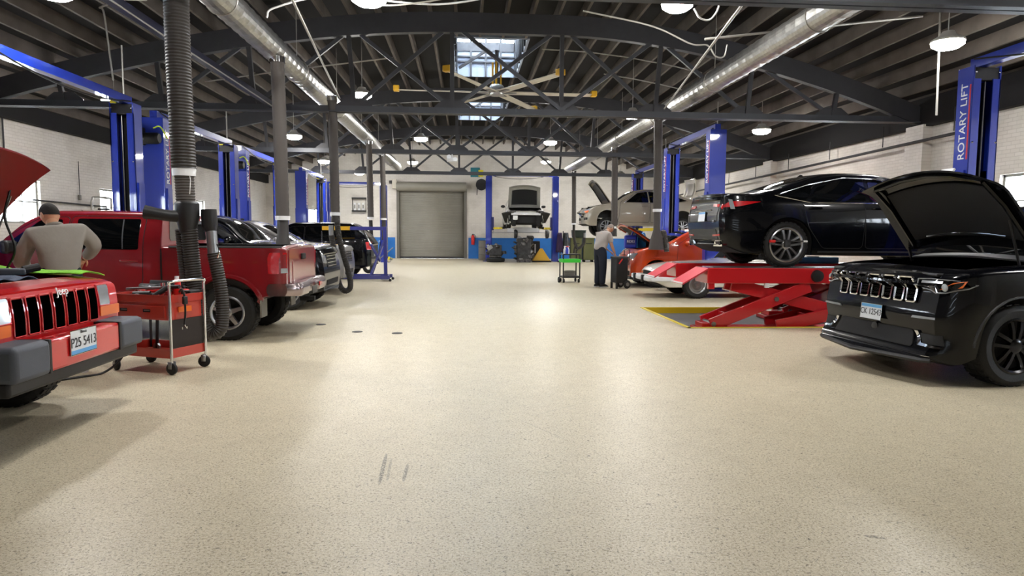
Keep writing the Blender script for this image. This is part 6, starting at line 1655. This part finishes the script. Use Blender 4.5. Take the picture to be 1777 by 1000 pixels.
def engine(name, label, cat, loc, sx, sy, sz, n, seed):
    rnd = random.Random(seed); t = thing(name, label, cat, loc)
    MB().box((0, 0, sz*.48), (sx*.62, sy*.7, sz*.7)).build('block', 'engine_black', t, bevel=.03)
    for k in range(n):
        a = rnd.random()*2*PI; h = rnd.uniform(.12, .85)*sz; q = rnd.uniform(.28, .44)
        p = V((q*sx*math.cos(a), q*sy*math.sin(a), h)); s = rnd.uniform(.08, .16)*sx*1.3
        m = MB(); kind = rnd.randint(0, 2); R_ = Matrix.Rotation(rnd.random()*3, 3, rnd.choice('XYZ'))
        if kind == 0: m.box(p, (s*1.4, s, s), R_)
        elif kind == 1: m.lathe([(0, -s*.4), (s*.7, -s*.4), (s*.75, 0), (s*.6, s*.4), (0, s*.4)], 16, Matrix.Translation(p) @ R_.to_4x4(), cap=False)
        else: m.tube(bez([p, p+V((s, 0, s)), p+V((s*.5, s, -s*.4)), p+V((-s, s*.5, 0))], 6), s*.28, 8)
        m.build(['casting', 'pulley', 'pipe'][kind], rnd.choice(['engine_metal', 'engine_black', 'engine_metal', 'steel']), t, bevel=.008 if kind == 0 else 0)
    m = MB(); m.bb(-sx*.3, sx*.3, -sy*.3, sy*.3, 0, sz*.14); m.build('oil_pan', 'engine_metal', t, bevel=.02)
    return t
engine('engine', 'bare grey engine lying on a tyre by the rear lift post', 'engine', (1.42, 31.85, .22), .95, .7, .72, 16, 4)
t = thing('tyre', 'bare black tyre lying flat under the grey engine', 'tyre', (1.42, 31.8, 0))
MB().lathe([(.2, .02), (.3, 0), (.42, .01), (.45, .05), (.45, .16), (.42, .2), (.3, .21), (.2, .19), (.22, .1), (.2, .02)], 32, cap=False).build('tread', 'rubber', t)
engine('engine', 'tall engine and gearbox standing under the hoisted white sedan', 'engine', (2.75, 31.55, .0), 1.05, .8, 1.38, 30, 9)
t = thing('axle_assembly', 'axle with black brake assemblies resting across the standing engine', 'axle', (2.75, 31.55, 1.40))
MB().cyl((-1.45, 0, .02), (1.2, 0, .02), .02, 10).build('drive_shaft', 'steel', t)
for x in (-.38, 1.12): MB().lathe([(0, -.08), (.2, -.08), (.22, 0), (.16, .08), (0, .1)], 18, basis((x, -.05, -.05), (0, 1, 0), (0, 0, 1), (1, 0, 0)), cap=False).build('brake_hub', 'engine_black', t)
for x in (-1.45, 1.2): MB().ball((x, 0, .02), .05, 10, 8).build('joint', 'steel', t)
b = tag(MB().grid(lambda u, v: V((2.0+1.55*u, 32.05-.25*math.sin(PI*u), 1.42+.26*v*(1-.25*abs(2*u-1)))), 16, 6).build('bumper_cover', 'white_plastic', solid=.02), 'white bumper cover sitting on the axle below the hoisted sedan', 'bumper')
t = thing('floor_stand', 'yellow triangular floor stand with black rim by the rear lift', 'sign', (3.66, 31.9, 0))
m = MB(); m.prism([(-.42, 0), (.42, 0), (.06, .62), (-.06, .62)], .03, basis((0, 0, .06), (1, 0, 0), (0, .35, 1))); m.build('panel', 'safety_yellow', t, smooth=False); MB().box((0, .05, .03), (.92, .4, .06)).build('base', 'black_plastic', t, bevel=.015)
m = MB(); m.prism([(-.42, 0), (.42, 0), (.06, .62), (-.06, .62)], .03, basis((0, .45, .06), (1, 0, 0), (0, -.35, 1))); m.build('rear_panel', 'safety_yellow', t, smooth=False)
t = thing('case', 'tall black case with a white stripe behind the yellow floor stand', 'case', (3.5, 33.2, 0)); MB().box((0, 0, .5), (.42, .3, 1.0)).build('case_body', 'black_plastic', t, bevel=.04); MB().box((-.04, -.155, .62), (.06, .01, .45)).build('stripe', 'white_plastic', t)
t = thing('coat_rack', 'rack hung with purple and dark coats beside the rear lift post', 'rack', (4.7, 31.9, 0))
MB().cyl((0, 0, 0), (0, 0, 1.5), .025, 10).build('pole', 'iron', t); MB().box((0, 0, .02), (.5, .4, .04)).build('base', 'iron', t)
for x, m_ in ((-.17, 'purple'), (.14, 'engine_black')):
    MB().grid(lambda u, v: V((x+.17*math.cos(2*PI*v)*(.6+.5*u), .12*math.sin(2*PI*v)*(.7+.5*u)+.02*math.sin(12*PI*v), 1.42-.95*u)), 10, 24).build('coat', m_, t, solid=.01)
for k, (x, y) in enumerate(((5.35, 32.2), (5.98, 32.25))):
    t = thing('storage_bin', ['olive green wheeled bin nearest the coat rack', 'olive green wheeled bin beside the narrow white lamp'][k], 'bin', (x, y, 0), 0, 'olive bins at the back')
    m = MB(); m.box((0, 0, .62), (.54, .55, 1.04), None); m.build('bin_body', 'olive', t, bevel=.03)
    MB().box((0, 0, 1.16), (.58, .6, .05)).build('bin_lid', 'olive', t, bevel=.015)
    for s in (-1, 1): MB().cyl((s*.2-.03, -.2, .06), (s*.2+.03, -.2, .06), .06, 12).build('wheel', 'rubber', t); MB().cyl((s*.2-.03, .2, .06), (s*.2+.03, .2, .06), .06, 12).build('wheel', 'rubber', t)
    MB().box((0, -.28, .9), (.3, .02, .04)).build('grip', 'black_plastic', t)
t = thing('tote_box', 'dark green tote heaped on top of the olive bins', 'box', (5.5, 32.2, 1.187)); MB().box((0, 0, .16), (.6, .45, .32), None, 1.1).build('tote', 'tote_green', t, bevel=.03); MB().box((0, 0, .34), (.68, .5, .05)).build('tote_lid', 'tote_green', t, bevel=.02)
t = thing('tube_lamp', 'narrow white inspection lamp standing against the olive bins', 'lamp', (6.32, 31.9, 0)); MB().box((0, 0, .9), (.09, .05, .55)).build('lamp_tube', 'white_plastic', t, bevel=.02); MB().cyl((0, 0, 0), (0, 0, .64), .012, 8).build('stand', 'iron', t); MB().cyl((0, 0, 0), (0, 0, .03), .12, 16).build('base', 'iron', t)
t = thing('hose_reel', 'round black hose reel high on the back wall beside the rear lift', 'reel', (.83, 35.7, 3.95))
MB().lathe([(0, -.12), (.3, -.12), (.3, -.1), (.16, -.08), (.16, .08), (.3, .1), (.3, .12), (0, .12)], 24, basis((0, 0, 0), (1, 0, 0), (0, 0, 1)), cap=False).build('drum', 'black_plastic', t); MB().box((.0, .18, 0), (.16, .26, .2)).build('wall_mount', 'iron', t); MB().tube([(-.22, -.02, -.2), (-.24, -.02, -.55)], .02, 8).build('hose_end', 'black_plastic', t)
t = thing('wall_sign', 'teal panel with a yellow corner high on the back wall right of the door', 'sign', (.5, 35.97, 4.62)); MB().box((0, 0, 0), (.5, .03, .5)).build('panel', 'teal', t); MB().box((.3, -.005, -.05), (.26, .03, .36)).build('yellow_panel', 'yellow_tag', t)
t = thing('wall_shelf', 'small black wall shelf holding white parts left of the roll-up door', 'shelf', (-5.65, 35.9, 2.5))
for z in (0, .68): MB().box((0, 0, z), (.75, .18, .07)).build('board', 'black_plastic', t)
for x in (-.35, .35): MB().box((x, .07, .34), (.03, .03, .68)).build('bracket', 'iron', t)
for k, x in enumerate((-.22, .0, .22)):
    b = thing('parts_bottle', ['white container on the wall shelf, end away from the door', 'white container in the middle of the wall shelf', 'white container on the wall shelf, end near the door'][k], 'container', (-5.65+x, 35.88, 2.535), 0, 'containers on the wall shelf')
    MB().box((0, 0, .2), (.14, .11, .4)).build('container_body', 'white_plastic', b, bevel=.02); MB().box((0, -.057, .2), (.06, .004, .2)).build('container_label', 'grey_drum', b)
t = thing('notice_board', 'dark framed white notice on the back wall behind the left lifts', 'notice', (-7.9+.75, 35.95, 2.95)); MB().box((0, .01, 0), (.6, .04, .9)).build('frame', 'grey_drum', t); MB().box((0, -.015, 0), (.48, .02, .76)).build('sheet', 'white_paper', t)
t = thing('floor_jack', 'yellow floor jack with black handle parked left of the roll-up door', 'jack', (-4.05, 33.2, 0))
m = MB(); 
for s in (-1, 1): m.bar((-.4, s*.13, .09), (.4, s*.13, .07), .03, .1, (0, 0, 1))
m.build('frame', 'yellow_tag', t, bevel=.005)
MB().bar((-.2, 0, .1), (.3, 0, .16), .1, .06, (0, 0, 1)).build('lift_arm', 'yellow_tag', t)
for x in (-.36, .36):
    for s in (-1, 1): MB().cyl((x, s*.17-.02, .06), (x, s*.17+.02, .06), .06, 14).build('wheel', 'steel', t)
MB().cyl((-.3, 0, .16), (-.1, .15, 1.35), .022, 8).build('handle', 'black_plastic', t)
MB().cyl((-.13, .13, 1.16), (-.07, .17, 1.5), .04, 10).build('handle_grip', 'lime', t)
t = thing('plastic_drum', 'blue plastic drum tucked between the jack and the roll-up door', 'drum', (-4.55, 34.8, 0)); MB().lathe([(0, 0), (.26, 0), (.29, .05), (.29, .85), (.25, .92), (0, .92)], 24, cap=False).build('drum_body', 'dado', t); MB().cyl((.1, 0, .92), (.1, 0, .95), .04, 12).build('bung', 'white_plastic', t)
t = thing('flood_light', 'white twin spot emergency light fixed under the second truss', 'light', (-.45, 22.2, 3.78)); MB().box((0, -.05, 0), (.34, .1, .14)).build('housing', 'white_plastic', t, bevel=.02)
for s in (-1, 1): MB().lathe([(.0, 0), (.05, 0), (.075, .09), (0, .09)], 14, basis((s*.1, -.1, .06 if s < 0 else -.02), (1, 0, 0), (0, .3, 1)), cap=False).build('spot', 'white_plastic', t)
MB().tube([(0, 0, .05), (0, .02, .2)], .02, 8).build('mount', 'white_plastic', t)
for (x, y, lb) in ((-2.18, 10.1, 'dark round floor plug nearest the pickup tailgate'), (-1.52, 9.35, 'dark round floor plug in the aisle, middle one'), (-.95, 9.2, 'dark round floor plug farthest out in the aisle')):
    o = tag(MB().lathe([(0, 0), (.075, 0), (.075, .004), (.06, .006), (0, .006)], 20, Matrix.Translation((x, y, 0)), cap=False).build('floor_plug', 'iron'), lb, 'floor plug', 'floor plugs')

# ------------------------------------------------------------------ odds and ends
t = thing('ceiling_rail', 'long dark blue rail with a cable clipped under it, above the left lifts', 'rail', (-4.15, 0, 4.10))
MB().bb(-.05, .05, 6.9, 15.2, -.06, .06).build('rail_beam', 'dark_navy', t, bevel=.005)
MB().tube(bez([(.07, 7, -.05), (.07, 9.5, -.07), (.07, 10.4, -.1), (.07, 10.6, -.06), (.07, 15, -.06)], 8), .012, 6).build('clipped_cable', 'conduit', t)
t = thing('ceiling_heater', 'beige hanging unit heater beside the lamp at the top edge', 'heater', (-4.45, 8.9, 4.5))
MB().box((0, 0, 0), (.7, .5, .3)).build('heater_body', 'pale_blade', t, bevel=.02)
m = MB()
for k in range(6): m.bb(-.3, .3, -.256, -.25, -.12+k*.045, -.10+k*.045)
m.build('louvre', 'iron', t, smooth=False)
for x in (-.3, .3): MB().cyl((x, 0, .14), (x, 0, zt(-4.45)+.4-4.5), .01, 6).build('hanger_rod', 'conduit', t)
t = thing('tool_box', 'light blue low box on the far runway behind the black sedan', 'box', (6.2, 11.47, .902)); MB().box((0, 0, .05), (.8, .3, .1)).build('box_body', 'light_blue_jug', t, bevel=.01); MB().box((0, 0, .105), (.2, .06, .02)).build('handle', 'black_plastic', t)
